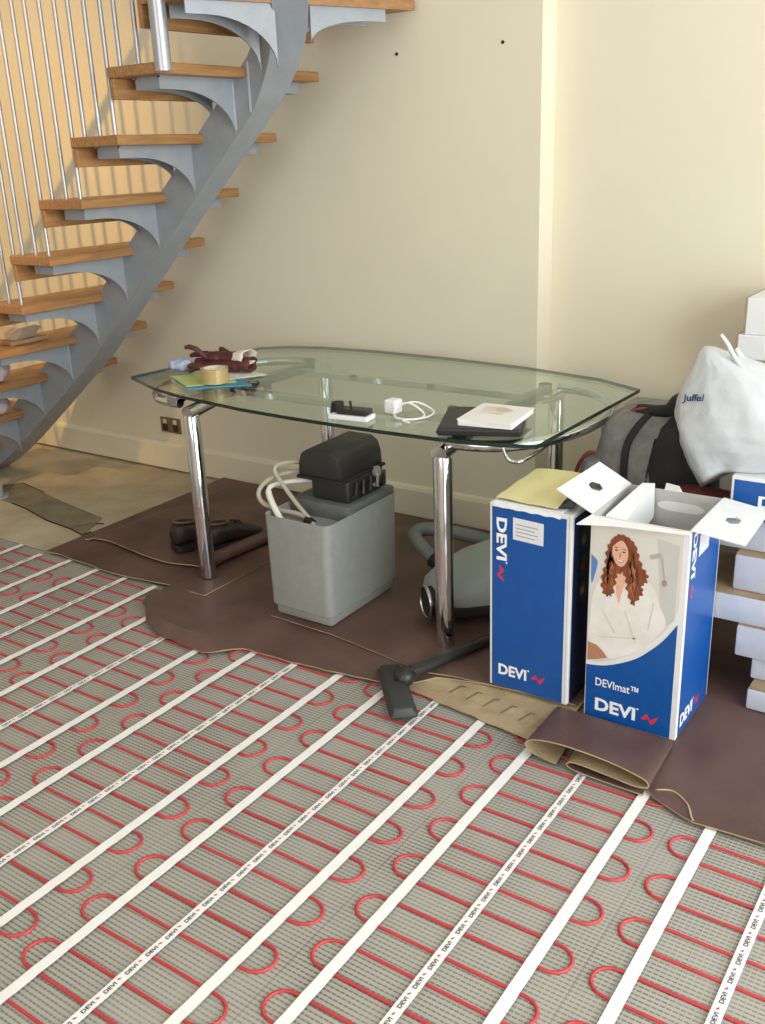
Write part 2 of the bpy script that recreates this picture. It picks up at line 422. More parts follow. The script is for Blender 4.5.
# ------------------------------------------------------------------ staircase
TX = [-2.613, -2.856, -3.094, -3.333, -3.562, -3.79, -4.049, -4.29, -4.53]
TZ = [1.864, 1.645, 1.427, 1.211, 1.005, 0.799, 0.595, 0.385, 0.18]
YL, YR, SY0, SY1 = 2.545, 3.42, 2.975, 3.10
stair = thing('staircase', 'open tread staircase of oak treads on a curved grey steel beam rising along the wall', 'staircase', (-4.45, 3.03, 0))
TH = 0.036
def arc_bracket(sy, ty, zt, dp=0.158):
    """curved cantilever gusset profile in (y,z): from stringer face sy out to tip ty"""
    top = zt-TH; P = [(sy, top), (ty, top), (ty, top-0.042)]
    y1_ = ty+(sy-ty)*0.22; n = 10
    for k in range(n+1):
        a = PI/2*k/n
        P.append((y1_+(sy-y1_)*math.sin(a), top-0.042-dp*(1-math.cos(a))))
    return P
for i, (x, z) in enumerate(zip(TX, TZ)):
    yr = YR if i < 7 else 3.09
    bmt = bbox(x-0.26, x, YL, yr, z-TH, z, bev=0.003, seg=1)
    tr = obj('tread', bmt, 'oak', stair)
    obj('downstand', bbox(x-0.258, x-0.236, YL+0.006, yr-0.006, z-TH-0.068, z-TH, bev=0.002, seg=1), 'oak', tr)
    for sy, ty in ((SY0, YL+0.06), (SY1, YR-0.05)):
        if sy == SY1 and i > 6: continue
        pf = arc_bracket(sy, ty, z, 0.158 if sy == SY0 else 0.07)
        for xa in (0.068, 0.178):      # a pair of curved plates under each side of the tread
            pq = pf if xa < 0.1 else arc_bracket(sy, ty, z, 0.095 if sy == SY0 else 0.05)
            obj('bracket', prism(pq, lambda a, b: (x-xa, a, b), lambda a, b: (x-xa-0.008, a, b)), 'steel', stair)
        t0 = ty if sy == SY0 else ty-0.008
        obj('bracket_end', bbox(x-0.1782, x-0.0758, t0+0.0005, t0+0.0075, z-TH-0.0415, z-TH), 'steel', stair)
        lip = bmesh.new(); box(lip, x-0.2, x-0.062, min(sy, ty), max(sy, ty), z-TH-0.006, z-TH)
        obj('bracket_plate', lip, 'steel', stair)
# winder tread at the top of the view (fans out round the bend)
CX, CY = -2.613, 2.27
def radial(th, r): return (CX+math.sin(th)*r, CY+math.cos(th)*r)
zt = 2.078; th1 = math.radians(21.5)
def atY(th, y): return CX+math.tan(th)*(y-CY)
for k, (tha, thb, z) in enumerate(((math.radians(-4), th1, 2.078),)):
    if k == 0: poly = [(atY(th1, 3.43), 3.43), (atY(th1, 2.56), 2.56), (-2.70, 2.56), (-2.66, 3.43)]
    else: poly = [radial(thb, 1.16), radial(thb, 0.28), radial(tha, 0.28), radial(tha, 1.16)]
    tr = obj('tread', prism(poly, lambda a, b: (a, b, z-TH), lambda a, b: (a, b, z)), 'oak', stair)
    q = [poly[3], poly[2]]
    d = Vector((q[0][0]-q[1][0], q[0][1]-q[1][1])); d.normalize(); nn = Vector((d.y, -d.x))*0.022
    dq = [(q[0][0], q[0][1]), (q[1][0], q[1][1]), (q[1][0]+nn.x, q[1][1]+nn.y), (q[0][0]+nn.x, q[0][1]+nn.y)]
    obj('downstand', prism(dq, lambda a, b: (a, b, z-TH-0.07), lambda a, b: (a, b, z-TH)), 'oak', tr)
    # brackets stand square to the tread's rear edge, along its radial line
    for r_s, r_t in ((0.66, 0.33), (0.80, 1.12)):
        pf = arc_bracket(r_s, r_t, z, 0.158 if r_t < r_s else 0.075)
        dx, dy = math.sin(thb), math.cos(thb); ox, oy = -dy, dx
        def F(off):
            return lambda a, b: (CX+dx*a-dy*off, CY+dy*a+dx*off, b)
        obj('bracket', prism(pf, F(0.012), F(0.02)), 'steel', stair); obj('bracket', prism(pf, F(0.14), F(0.148)), 'steel', stair)
# stringer: rectangular hollow beam swept along the flight, bending away from the wall at the top
path = []   # (x, y_mid, z_bottom, z_top, direction angle)
YM = (SY0+SY1)/2
zb_pts = [(-4.72, -0.02), (-4.6, 0.035), (-4.382, 0.175), (-4.031, 0.436), (-3.682, 0.70), (-3.344, 1.022), (-3.0, 1.343), (-2.613, 1.69)]
zt_pts = [(-4.72, 0.10), (-4.6, 0.20), (-4.382, 0.39), (-4.031, 0.66), (-3.682, 0.912), (-3.344, 1.23), (-3.0, 1.54), (-2.613, 1.886)]
xs = -4.70
while xs < -2.63:
    path.append((Vector((xs, YM)), Vector((0, 1)), interp(xs, zb_pts), interp(xs, zt_pts))); xs += 0.115
R_ = 0.35                                  # tight bend at the top, turning out from the wall
for k in range(0, 17):
    a = math.radians(k*6)
    c = Vector((-2.60+math.sin(a)*R_, YM-R_+math.cos(a)*R_)); nrm = Vector((math.sin(a), math.cos(a)))
    zb = 1.70+1.1*R_*a; path.append((c, nrm, zb, zb+0.197))
bm = bmesh.new(); rings = []
for c, nrm, zb, ztp in path:
    a = c-nrm*0.0625; b = c+nrm*0.0625
    rings.append([bm.verts.new((a.x, a.y, zb)), bm.verts.new((b.x, b.y, zb)), bm.verts.new((b.x, b.y, ztp)), bm.verts.new((a.x, a.y, ztp))])
for r1, r2 in zip(rings, rings[1:]):
    for k in range(4): bm.faces.new((r1[k], r1[(k+1) % 4], r2[(k+1) % 4], r2[k]))
bm.faces.new(rings[0][::-1]); bm.faces.new(rings[-1])
stringer = obj('stringer', bm, 'steel', stair, True, 40)
for wx in (-2.68, -3.02+0.42, -3.86):     # upright weld seams on the beam's side
    zb_, zt_ = interp(wx, zb_pts), interp(wx, zt_pts)
    obj('weld_seam', bbox(wx-0.004, wx+0.004, SY0-0.003, SY0+0.002, zb_+0.02, zt_-0.005), 'weld', stringer)
bmf = bmesh.new(); tube(bmf, [(-4.24, 2.72, 0.0), (-4.24, 2.72, 0.30)], 0.024, 14); tube(bmf, [(-4.24, 2.72, 0.0), (-4.24, 2.72, 0.012)], 0.05, 16)
obj('support_post', bmf, 'steel', stair, True, 40)
# balustrade: slim round bars, newel and rail
BY = 2.585
def nose(x): return 1.864+0.9*(x+2.87) if x > -3.7 else 1.864+0.9*(-3.7+2.87)+0.86*(x+3.7)
def rail_z(x): return nose(x)+1.02
bar_xs = []
for i, (x, z) in enumerate(zip(TX, TZ)):
    if i == 0: offs = [0.137, 0.23]
    elif i > 7: offs = [0.02, 0.105]
    else: offs = [0.055, 0.137, 0.221]
    for o_ in offs:
        bx = x-o_
        obj('baluster', tubebm([(bx, BY, z-0.004), (bx, BY, rail_z(bx))], 0.008, 8), 'bar_steel', stair, True, 60)
obj('handrail', tubebm([(-4.75, BY, rail_z(-4.75)), (-3.7, BY, rail_z(-3.7)), (-2.615, BY, rail_z(-2.615))], 0.021, 12), 'bar_steel', stair, True, 60)
bmn = tubebm([(-2.615, 2.566, 1.835), (-2.615, 2.566, rail_z(-2.615)+0.03)], 0.029, 18)
obj('newel_post', bmn, 'bar_steel', stair, True, 50)

# things lying on the lower treads
t = thing('wood_offcut', 'flat tan wood offcut lying on a middle oak tread at the photo left edge', 'offcut', (-3.93, 2.78, 0.799), 0.2)
obj('slab', bbox(-4.06, -3.84, 2.66, 2.86, 0.8, 0.818, bev=0.003), 'offcut', t)
t2 = thing('wood_offcut', 'pale split offcut leaning on the flat offcut on the oak tread', 'offcut', (-3.95, 2.76, 0.818), -0.3)
bm = prism([(-4.06, 0.818), (-3.86, 0.818), (-3.80, 0.866), (-3.84, 0.872), (-3.9, 0.842), (-4.06, 0.85)], lambda a, b: (a, 2.70, b), lambda a, b: (a, 2.80, b+0.004))
obj('split_board', bm, 'offcut_pale', t2)
def crumple(name, label, c, r, m, cat, seed):
    bm = bmesh.new(); bmesh.ops.create_icosphere(bm, subdivisions=4, radius=1)
    for v in bm.verts:
        k = 1+0.28*nz(v.co.x*2+seed, v.co.y*2, v.co.z*2)+0.1*nz(v.co.x*6, v.co.y*6+seed, v.co.z*6)
        q = v.co*k; v.co = Vector((c[0]+q.x*r[0], c[1]+q.y*r[1], c[2]+max(q.z, -0.85)*r[2]+r[2]*0.85))
    return tag(obj(name, bm, m, None, True), label, cat)
crumple('crumpled_bag', 'pale crumpled bag on the oak tread below the wood offcuts', (-4.11, 2.72, 0.607), (0.07, 0.08, 0.055), 'pale_cloth', 'bag', 3)
crumple('crumpled_bag', 'pale crumpled bag on the lowest visible oak tread', (-4.30, 2.80, 0.397), (0.08, 0.10, 0.06), 'pale_cloth', 'bag', 9)

# wall socket
sk_ = thing('wall_socket', 'bronze double wall socket just above the skirting', 'socket', (-3.752, WY, 0.21))
obj('plate', bbox(-3.824, -3.680, WY-0.008, WY, 0.208, 0.290, bev=0.003), 'socket_metal', sk_)
for cx in (-3.79, -3.715):
    obj('switch', bbox(cx-0.012, cx+0.012, WY-0.013, WY-0.007, 0.258, 0.280, bev=0.002), 'socket_white', sk_)
    bm = bmesh.new(); box(bm, cx-0.018, cx+0.018, WY-0.0095, WY-0.007, 0.218, 0.252)
    obj('outlet', bm, 'socket_dark', sk_)

# ------------------------------------------------------------------ heating mats
PITCHM, ROW = 0.5137, 0.0775
YEND, YNEAR = 2.355, 0.0
tape_txt = fit_text('DEVI', 0.030, 0.0095, 0.02); tape_me = bpy.data.meshes.new('tape_txt'); tape_txt.to_mesh(tape_me); tape_txt.free()
names = {-1: 'red cable heating mat at the far right corner under the vinyl sheet',
         0: 'red cable heating mat running in from the right edge of the photo',
         1: 'red cable heating mat running up to the folded vinyl before the open carton',
         2: 'red cable heating mat running up to the black vacuum nozzle',
         3: 'red cable heating mat running up to the vinyl before the grey tank',
         4: 'red cable heating mat running up to the thick rolled vinyl corner',
         5: 'red cable heating mat running up to the left vinyl sheet before the chrome leg',
         6: 'red cable heating mat ending at the left corner of the left vinyl sheet',
         7: 'red cable heating mat ending at the bare concrete near the stair foot'}
def rowz(y, ph):   # tape rides over the cable rows
    k = (y-ph)/ROW; d = abs(k-round(k))
    return 0.0066+0.0012*max(0, 1-d*4)
for k in range(-1, 8):
    xl = -0.479-PITCHM*k; xr = xl+0.334; xm = (xl+xr)/2
    ph = {0: 0.09, 1: 0.011, 2: 0.002, 3: 0.108, 4: 0.10, 5: 0.05, 6: 0.12}.get(k, 0.03)
    hm = thing('heating_mat', names[k], 'heating mat', (xm, YNEAR, 0.0), 0, 'heating mats laid side by side')
    bm = bmesh.new(); n = [bm.verts.new(p) for p in ((xl-0.089, YNEAR, 0.0012), (xr+0.089, YNEAR, 0.0012), (xr+0.089, YEND, 0.0012), (xl-0.089, YEND, 0.0012))]; bm.faces.new(n)
    obj('net', bm, 'net', hm)
    rows = []; j = math.ceil((YNEAR+0.03-ph)/ROW); 
    while ph+j*ROW < YEND-0.02: rows.append((ph+j*ROW, j)); j += 1
    pts = []
    for q, (y, j) in enumerate(rows):
        wv = lambda s: 0.0025*nz(s*5, y*7, k*3.1)
        def lx(a, b, m): return [Vector((a+(b-a)*s/m, y+wv(a+(b-a)*s/m), 0.0036)) for s in range(m+1)]
        right_first = (j % 2 == 0)
        seg = lx(xl-0.022, xr+0.022, 6)
        if not right_first: seg = seg[::-1]
        pts += seg
        if q < len(rows)-1:      # loop to the next row
            cx = xr+0.022 if right_first else xl-0.022; s = 1 if right_first else -1
            ext = 0.046+0.008*nz(k*9.3, y*4, 2); yc = y+ROW/2
            for a in range(1, 8):
                t_ = -PI/2+PI*a/8
                pts.append(Vector((cx+s*ext*math.cos(t_), yc+(ROW/2+0.003*math.cos(t_))*math.sin(t_), 0.0036)))
    obj('heating_cable', tubebm(pts, 0.0040, 6), 'cable_red', hm, True)
    for m_, (tx, wd) in enumerate(((xl, 0.0135), (xm, 0.0125), (xr, 0.0135))):
        bm = bmesh.new(); prev = None; y = YNEAR
        ye = YEND-(0.0 if m_ != 1 else 0.01)-0.02*random.random()
        while y < ye:
            z = rowz(y, ph)+0.0012
            dx = 0.0012*nz(y*3, tx*9)
            row = [bm.verts.new((tx-wd+dx, y, z)), bm.verts.new((tx+wd+dx, y, z))]
            if prev: bm.faces.new((prev[0], prev[1], row[1], row[0]))
            prev = row; y += ROW/8
        tp = obj('tape', bm, 'tape_white', hm, True)
        if m_ == 1:       # the middle tape carries small printed words along its length
            bd = bmesh.new(); bred = bmesh.new(); y = YNEAR+0.05; c = 0
            while y < ye-0.06:
                Mx = Matrix.Translation((tx+0.0050, y, rowz(y, ph)+0.0075)) @ Matrix.Rotation(PI/2, 4, 'Z')
                tmp = bmesh.new(); tmp.from_mesh(tape_me); 
                for v in tmp.verts: 
                    v.co = Mx @ v.co; v.co.z = rowz(v.co.y, ph)+0.0024
                m3 = bpy.data.meshes.new('x'); tmp.to_mesh(m3); tmp.free(); bd.from_mesh(m3); bpy.data.meshes.remove(m3)
                rb = [(y+0.035, -0.002), (y+0.040, 0.002), (y+0.045, 0.001), (y+0.039, -0.004)]
                bred.faces.new([bred.verts.new((tx+d_, yy, rowz(yy, ph)+0.0026)) for yy, d_ in rb])
                y += 0.056; c += 1
            me = bpy.data.meshes.new('print'); bd.to_mesh(me); bd.free(); finish('tape_print', me, 'print_dark', tp)['kind'] = 'stuff'
            me = bpy.data.meshes.new('print'); bred.to_mesh(me); bred.free(); finish('tape_mark', me, 'print_red', tp)['kind'] = 'stuff'
bpy.data.meshes.remove(tape_me)

# ------------------------------------------------------------------ vinyl flooring sheets
def vin(name, label, f, nu, nv, th=0.004, mats=('vinyl', 'backing')):
    return tag(sheet(name, f, nu, nv, th, list(mats)), label, 'vinyl sheet')
Z1 = 0.0135
def fA(u, v):
    x = -3.385+0.925*u; y = 2.335+1.11*v
    y += (1-v)*(0.02*nz(x*6, 3)+0.012*math.sin(x*9)) if v < 0.3 else 0
    x += (1-u)*0.0
    z = Z1+0.008*max(0, min(1, (u-0.6)*4))+0.005*(nz(x*3, y*3)+1)*0.5+0.022*max(0, v-0.75)
    return (x, y, z)
vin('vinyl_sheet', 'brown vinyl sheet lying flat under the left chrome table legs', fA, 30, 30)
def fA2(u, v):
    ww = 0.71
    yb_ = 2.505+0.022*math.sin(u*9)+0.012*nz(u*5, 1)
    y = yb_+(3.38-yb_)*v
    L_ = u*(ww+0.15); edge = 0.07*v
    base_z = Z1+0.014+0.01*(1+nz(u*4, v*3, 4))*(0.4+0.6*v)+0.02*max(0, v-0.8)
    if u < 0.04: base_z -= 0.008
    if L_ < ww: return (-3.33+L_+edge, y, base_z)
    a = (L_-ww)/0.15*1.55*PI; r = 0.028*(1-0.12*a/(1.55*PI))
    return (-3.33+ww+edge+r*math.sin(a), y, base_z+r*(1-math.cos(a)))
vin('vinyl_sheet', 'brown vinyl sheet with a curled right edge around the left chrome table leg', fA2, 48, 24, 0.004, ('vinyl', 'vinyl', 'backing'))
fe = [(-2.60, 2.18), (-2.5, 2.085), (-2.36, 2.03), (-2.16, 2.02), (-2.11, 2.06), (-2.06, 2.105), (-1.9, 2.115), (-1.72, 2.135), (-1.525, 2.16), (-1.45, 2.20), (-1.40, 2.275), (-1.2, 2.32), (-1.0, 2.345)]
def fB(u, v):
    x = -2.62+1.62*u
    e = interp(x, fe)+0.006*nz(x*20, 5)
    y = e+(3.44-e)*v
    z = Z1+0.004*(nz(x*4, y*4)+1)
    d = y-e                                    # the free left front corner bellies up into a thick rolled lip
    k = max(0, min(1, (-2.12-x)/0.12))
    z += k*(0.040*math.exp(-((d-0.045)/0.030)**2)+0.018*math.exp(-((d-0.13)/0.06)**2))
    xe = x
    if x < -2.5 and d > 0.1: z += 0.0
    if k > 0 and d < 0.02: z = Z1+k*0.004
    return (xe, y, z)
vin('vinyl_sheet', 'brown vinyl sheet with a thick rolled front corner left of the grey tank', fB, 60, 40)
fe2 = [(-2.13, 2.335), (-1.87, 2.325), (-1.6, 2.29), (-1.45, 2.265), (-1.36, 2.29), (-1.0, 2.325), (-0.9, 2.325)]
def fB2(u, v):
    x = -2.13+1.16*u; e = interp(x, fe2); y = e+(3.43-e)*v
    return (x, y, Z1+0.0115+0.0015*nz(x*5, y*5))
vin('vinyl_sheet', 'brown vinyl sheet under the grey tank and the vacuum cleaner', fB2, 40, 20, 0.003)
def fC(u, v):
    x = -1.46+0.50*u; e = 2.175-0.07*u+0.008*nz(u*9, 2); y = e+(2.42-e)*v
    return (x, y, 0.0125+0.001*nz(x*8, y*8))
fs = vin('vinyl_sheet', 'beige vinyl offcut lying face down in front of the closed blue box', fC, 24, 10, 0.003, ('backing', 'backing'))
for q in range(6):        # faint factory marks stamped on the backing
    cx = -1.33+0.062*q; cy = 2.215-0.008*q
    printed('backing_mark', poly_bm([(0, 0), (0.006, 0), (0.018, 0.05), (0.03, 0.05), (0.03, 0.056), (0.012, 0.056)]), 'backing_print', fs, Matrix.Translation((cx, cy, 0.0155)))
fe4 = [(-0.99, 2.06), (-0.66, 2.05), (-0.53, 1.995), (-0.356, 2.005), (0.0, 2.0), (1.0, 2.0)]
# right sheet: its loose left edge is folded over itself in a flat Z
prof_f = smooth_path([(-0.66, 0, 0.014), (-0.82, 0, 0.014), (-0.862, 0, 0.019), (-0.868, 0, 0.028), (-0.845, 0, 0.036), (-0.76, 0, 0.034), (-0.69, 0, 0.030), (-0.652, 0, 0.036), (-0.648, 0, 0.048), (-0.67, 0, 0.058), (-0.76, 0, 0.070), (-0.88, 0, 0.072), (-0.96, 0, 0.062), (-0.99, 0, 0.046), (-0.982, 0, 0.030), (-0.95, 0, 0.020), (-0.90, 0, 0.0165)], 4)
def fD(u, v):
    x = -0.86+1.5*u; e = interp(x, fe4); y = e+(3.42-e)*v
    if x < -0.66: y = e+0.03+(3.42-e-0.03)*v
    return (x, y, 0.0145+0.0012*nz(x*6, y*6))
rs = thing('vinyl_sheet', 'large brown vinyl sheet on the right with its corner folded over before the open box', 'vinyl sheet', (0.0, 2.6, 0.0))
sheet('flat_area', fD, 40, 24, 0.004, ['vinyl', 'backing'], rs)
def fF(u, v):
    i = u*(len(prof_f)-1); a = int(min(i, len(prof_f)-2)); p = prof_f[a].lerp(prof_f[a+1], i-a)
    y = 2.035+0.035*(-0.65-p.x)+0.245*v
    zz = p.z if p.z < 0.0175 else 0.0175+(p.z-0.0175)*(1.15-0.95*v)
    return (p.x-0.02*v, y, zz)
sheet('folded_edge', lambda u, v: fF(u, 1-v), 64, 8, 0.0038, ['vinyl', 'backing'], rs)
bm = tubebm(smooth_path([(-0.64, 2.07, 0.016), (-0.60, 2.085, 0.018), (-0.555, 2.055, 0.018), (-0.53, 2.01, 0.018), (-0.522, 1.998, 0.018)], 5), 0.0028, 6)
obj('torn_strand', bm, 'backing', rs, True)

# ------------------------------------------------------------------ glass table
TZT = 0.76
tb = thing('glass_table', 'boat shaped clear glass table on four chrome tube legs against the wall', 'table', (-2.04, 2.88, 0.0))
k_ = (CAM_H-TZT)/(CAM_H-0.735)
fr_ = [(-3.075, 2.655), (-2.822, 2.548), (-2.632, 2.498), (-2.301, 2.452), (-2.062, 2.437), (-1.869, 2.433), (-1.695, 2.432), (-1.474, 2.44), (-1.30, 2.468), (-1.19, 2.50)]
bk_ = [(-1.171, 3.293), (-1.364, 3.395), (-1.708, 3.47), (-2.055, 3.503), (-2.441, 3.515), (-2.735, 3.49), (-2.90, 3.44), (-3.0, 3.36)]
outl = [(x*k_, y*k_) for x, y in fr_+bk_]
def rounded(pl, sharp_=()):
    return pl
bm = prism(outl, lambda a, b: (a, b, TZT-0.012), lambda a, b: (a, b, TZT))
bm.faces.ensure_lookup_table()
bmesh.ops.recalc_face_normals(bm, faces=bm.faces[:]); bm.normal_update()
for f in bm.faces: f.material_index = 0 if abs(f.normal.z) > 0.5 else 1
obj('glass_top', bm, ['table_glass', 'glass_rim'], tb)
LX, LYF, LYB = (-2.565, -1.482), (2.475, 2.455), 3.28
for i, x in enumerate(LX):
    lb = 0.03 if i == 0 else 0.026
    for j, y in enumerate((LYF[i], LYB)):
        bm = tubebm([(x, y, lb), (x, y, 0.668), (x, y, 0.676)], [0.030, 0.030, 0.026], 24)
        leg = obj('leg', bm, 'chrome', tb, True, 40)
        obj('leg_collar', tubebm([(x, y+(-0.02 if j == 0 else 0.02), 0.682), (x, y+(0.16 if j == 0 else -0.16), 0.706)], [0.027, 0.023], 16), 'chrome', leg, True, 50)
        obj('foot', tubebm([(x, y, lb-0.012), (x, y, lb)], 0.028, 20), 'black_plastic', leg, True, 50)
        obj('glass_pad', tubebm([(x, y+(0.10 if j == 0 else -0.10), 0.70), (x, y+(0.10 if j == 0 else -0.10), TZT-0.012)], 0.024, 16), 'dark_steel', leg, True, 50)
    obj('cross_beam', bbox(x-0.02, x+0.02, LYF[i]+0.09, LYB-0.09, 0.700, 0.737, bev=0.004), 'dark_steel', tb)
for y in (2.70, 3.08):
    obj('long_rail', bbox(LX[0]+0.02, LX[1]-0.02, y-0.016, y+0.016, 0.706, 0.732, bev=0.003), 'chrome', tb)
for x, y in ((-2.2, 2.99), (-1.85, 2.99), (-1.62, 2.75), (-2.4, 2.72)):
    obj('glass_pad', tubebm([(x, y, 0.735), (x, y, TZT-0.012)], 0.016, 14), 'dark_steel', tb, True, 50)
for x0_, sg in ((-1.42, 1), (-2.66, -1)):   # bent chrome hoop beneath each end of the top
    c = [(x0_+sg*(0.0+0.262*math.sin(a)), 2.87-0.40*math.cos(a), 0.714) for a in [PI*q/24 for q in range(25)]]
    c = [(x0_-sg*0.05, 2.47, 0.714)]+c+[(x0_-sg*0.05, 3.27, 0.714)]
    obj('end_hoop', tubebm(c, 0.018, 10), 'chrome', tb, True, 50)
obj('stay_wire', tubebm(smooth_path([(-1.30, 2.50, 0.715), (-1.285, 2.50, 0.685), (-1.265, 2.505, 0.672), (-1.24, 2.54, 0.675), (-1.22, 2.72, 0.70), (-1.21, 2.76, 0.722)], 6), 0.006, 8), 'chrome', tb, True)
obj('clamp', bbox(-2.66, -2.61, 2.45, 2.50, 0.715, 0.742, bev=0.003), 'chrome', tb)

# ---- things on the table
def leaf(name, label, cat, pts, z, m, th=0.002):
    return tag(obj(name, prism(pts, lambda a, b: (a, b, z), lambda a, b: (a, b, z+th)), m), label, cat)
leaf('leaflet', 'blue edged leaflet under the roll of brown tape', 'leaflet', [(-2.60, 2.50), (-2.42, 2.655), (-2.56, 2.74), (-2.74, 2.60)], TZT, 'leaflet_blue', 0.004)
leaf('leaflet', 'yellow green leaflet beside the maroon gloves', 'leaflet', [(-2.81, 2.625), (-2.62, 2.52), (-2.50, 2.66), (-2.66, 2.78)], TZT+0.004, 'leaflet_green')
leaf('leaflet', 'white sheet beneath the maroon gloves', 'leaflet', [(-2.74, 2.68), (-2.56, 2.655), (-2.47, 2.80), (-2.68, 2.85)], TZT+0.006, 'leaflet_white')
tr_ = thing('tape_roll', 'roll of tan parcel tape on leaflets on the glass table', 'tape roll', (-2.565, 2.615, TZT+0.008))
bm = bmesh.new()
def ring(bm, c, r0_, r1_, z0, z1, n=32):
    vs_ = [[bm.verts.new((c[0]+r*math.cos(2*PI*k/n), c[1]+r*math.sin(2*PI*k/n), z)) for k in range(n)] for r, z in ((r1_, z0), (r1_, z1), (r0_, z1), (r0_, z0))]
    for i in range(4):
        a, b = vs_[i], vs_[(i+1) % 4]
        for k in range(n): bm.faces.new((a[k], a[(k+1) % n], b[(k+1) % n], b[k]))
ring(bm, (-2.565, 2.615), 0.040, 0.052, TZT+0.008, TZT+0.062); obj('tape_winding', bm, 'tan_tape', tr_, True, 40)
bm = bmesh.new(); ring(bm, (-2.565, 2.615), 0.0365, 0.040, TZT+0.0082, TZT+0.0625); obj('core', bm, 'tape_core', tr_, True, 40)

def glove(label, origin, rotz, z, seed, flip=1, spread=1.0, lift=0.0, cuff='glove_cuff'):
    """work glove, fingers towards local -x, cuff at +x; one continuous skin"""
    g = thing('work_glove', label, 'glove', (origin[0], origin[1], z), rotz, 'maroon work gloves')
    Mw = Matrix.Translation((origin[0], origin[1], z)) @ Matrix.Rotation(rotz, 4, 'Z')
    bm = bmesh.new()
    ball(bm, (0.0, 0, 0.022), (0.062, 0.048, 0.022)); ball(bm, (0.05, 0, 0.024), (0.05, 0.040, 0.023)); ball(bm, (0.085, 0, 0.025), (0.035, 0.042, 0.024))
    fl = [(-0.036, 0.080, 0.012+lift), (-0.013, 0.088, 0.0+lift*0.25), (0.012, 0.082, 0.006), (0.034, 0.062, -0.004)]
    for q, (y, ln, up) in enumerate(fl):
        y *= flip; s = 0.25*spread*y
        tube(bm, [(-0.03, y, 0.022), (-0.065, y*1.1+s*0.3, 0.026+up*0.7), (-0.03-ln*0.8, y*1.18+s*0.6, 0.022+up), (-0.03-ln, y*1.2+s, 0.014+up*1.1)], [0.012, 0.0115, 0.0108, 0.008], 10)
    tube(bm, [(0.035, 0.035*flip, 0.022), (0.0, 0.062*flip, 0.028), (-0.03, 0.080*flip, 0.034), (-0.052, 0.088*flip, 0.036)], [0.014, 0.0125, 0.012, 0.009], 10)
    bm.transform(Mw)
    remeshed('glove_hand', bm, 'glove', g, 0.004, 4, lambda c: c+Vector((0, 0, 0.002*nz(c.x*40, c.y*40, c.z*40+seed))))
    bm = bmesh.new(); n = 24; rows_ = []
    for x, ry, rz in ((0.098, 0.041, 0.023), (0.125, 0.045, 0.026), (0.152, 0.05, 0.030), (0.150, 0.046, 0.026), (0.12, 0.040, 0.021)):
        rows_.append([bm.verts.new((x+0.004*math.sin(k*1.3), ry*math.cos(2*PI*k/n), 0.030+rz*math.sin(2*PI*k/n))) for k in range(n)])
    for a, b in zip(rows_, rows_[1:]):
        for k in range(n): bm.faces.new((a[k], a[(k+1) % n], b[(k+1) % n], b[k]))
    bm.transform(Mw); obj('cuff', bm, cuff, g, True)
glove('maroon work glove lying flat under the other glove behind the tape roll', (-2.69, 2.755), 0.40, TZT+0.009, 1, -1, 2.0, 0.0, 'glove')
glove('maroon work glove with pale cuff on top, one finger sticking up', (-2.72, 2.80), 0.12, TZT+0.034, 5, 1, 2.4, 0.034)
crumple('polythene_bag', 'small bluish clear polythene bag left of the maroon gloves', (-2.865, 2.735, TZT), (0.05, 0.045, 0.028), 'polybag', 'bag', 21)

pd = thing('desk_gadget', 'white edged black gadget with a round knob near the front glass edge', 'gadget', (-1.80, 2.43, TZT), 0.42)
Mx = Matrix.Translation((-1.80, 2.43, TZT)) @ Matrix.Rotation(0.12, 4, 'Z')
obj('white_tray', bbox(-0.07, 0.07, -0.03, 0.03, 0.0, 0.016, bev=0.003), 'white_plastic', pd, M=Mx)
obj('black_unit', bbox(-0.045, 0.062, -0.022, 0.028, 0.016, 0.034, bev=0.004), 'black_plastic', pd, M=Mx)
obj('knob', tubebm([(-0.062, 0.02, 0.012), (-0.062, 0.02, 0.045)], [0.024, 0.02], 16), 'strap_black', pd, True, 40, M=Mx)
obj('stalk', tubebm([(0.0, 0.0, 0.03), (-0.004, 0.0, 0.058)], 0.004, 8), 'strap_black', pd, M=Mx)
ch = thing('phone_charger', 'white phone charger with a coiled lead on the glass table', 'charger', (-1.70, 2.55, TZT))
obj('plug', bbox(-1.745, -1.70, 2.53, 2.575, TZT, TZT+0.045, bev=0.006), 'white_plastic', ch)
cp = [(-1.70, 2.55, TZT+0.03), (-1.66, 2.56, TZT+0.035), (-1.61, 2.56, TZT+0.006), (-1.60, 2.50, TZT+0.005), (-1.66, 2.48, TZT+0.006), (-1.70, 2.53, TZT+0.02), (-1.67, 2.60, TZT+0.03), (-1.60, 2.60, TZT+0.008), (-1.585, 2.53, TZT+0.005), (-1.63, 2.47, TZT+0.005), (-1.60, 2.455, TZT+0.005)]
obj('lead', tubebm(smooth_path(cp, 8), 0.0035, 8), 'white_plastic', ch, True)
fo = thing('document_case', 'flat black zip document case at the front edge of the glass table', 'case', (-1.392, 2.55, TZT), 0.4)
Mx = Matrix.Translation((-1.392, 2.55, TZT)) @ Matrix.Rotation(0.40, 4, 'Z')
obj('case_body', bbox(-0.125, 0.125, -0.135, 0.135, 0, 0.024, bev=0.008, seg=3), 'folder_black', fo, M=Mx)
obj('zip', bbox(-0.1265, 0.1265, -0.1365, 0.1365, 0.010, 0.014), 'strap_black', fo, M=Mx)
bk = thing('booklet', 'white booklet with a faint pink print lying on the black document case', 'booklet', (-1.345, 2.545, TZT+0.024), 0.1)
Mx = Matrix.Translation((-1.345, 2.545, TZT+0.024)) @ Matrix.Rotation(0.14, 4, 'Z') @ Matrix.Diagonal((0.86, 1.42, 1, 1))
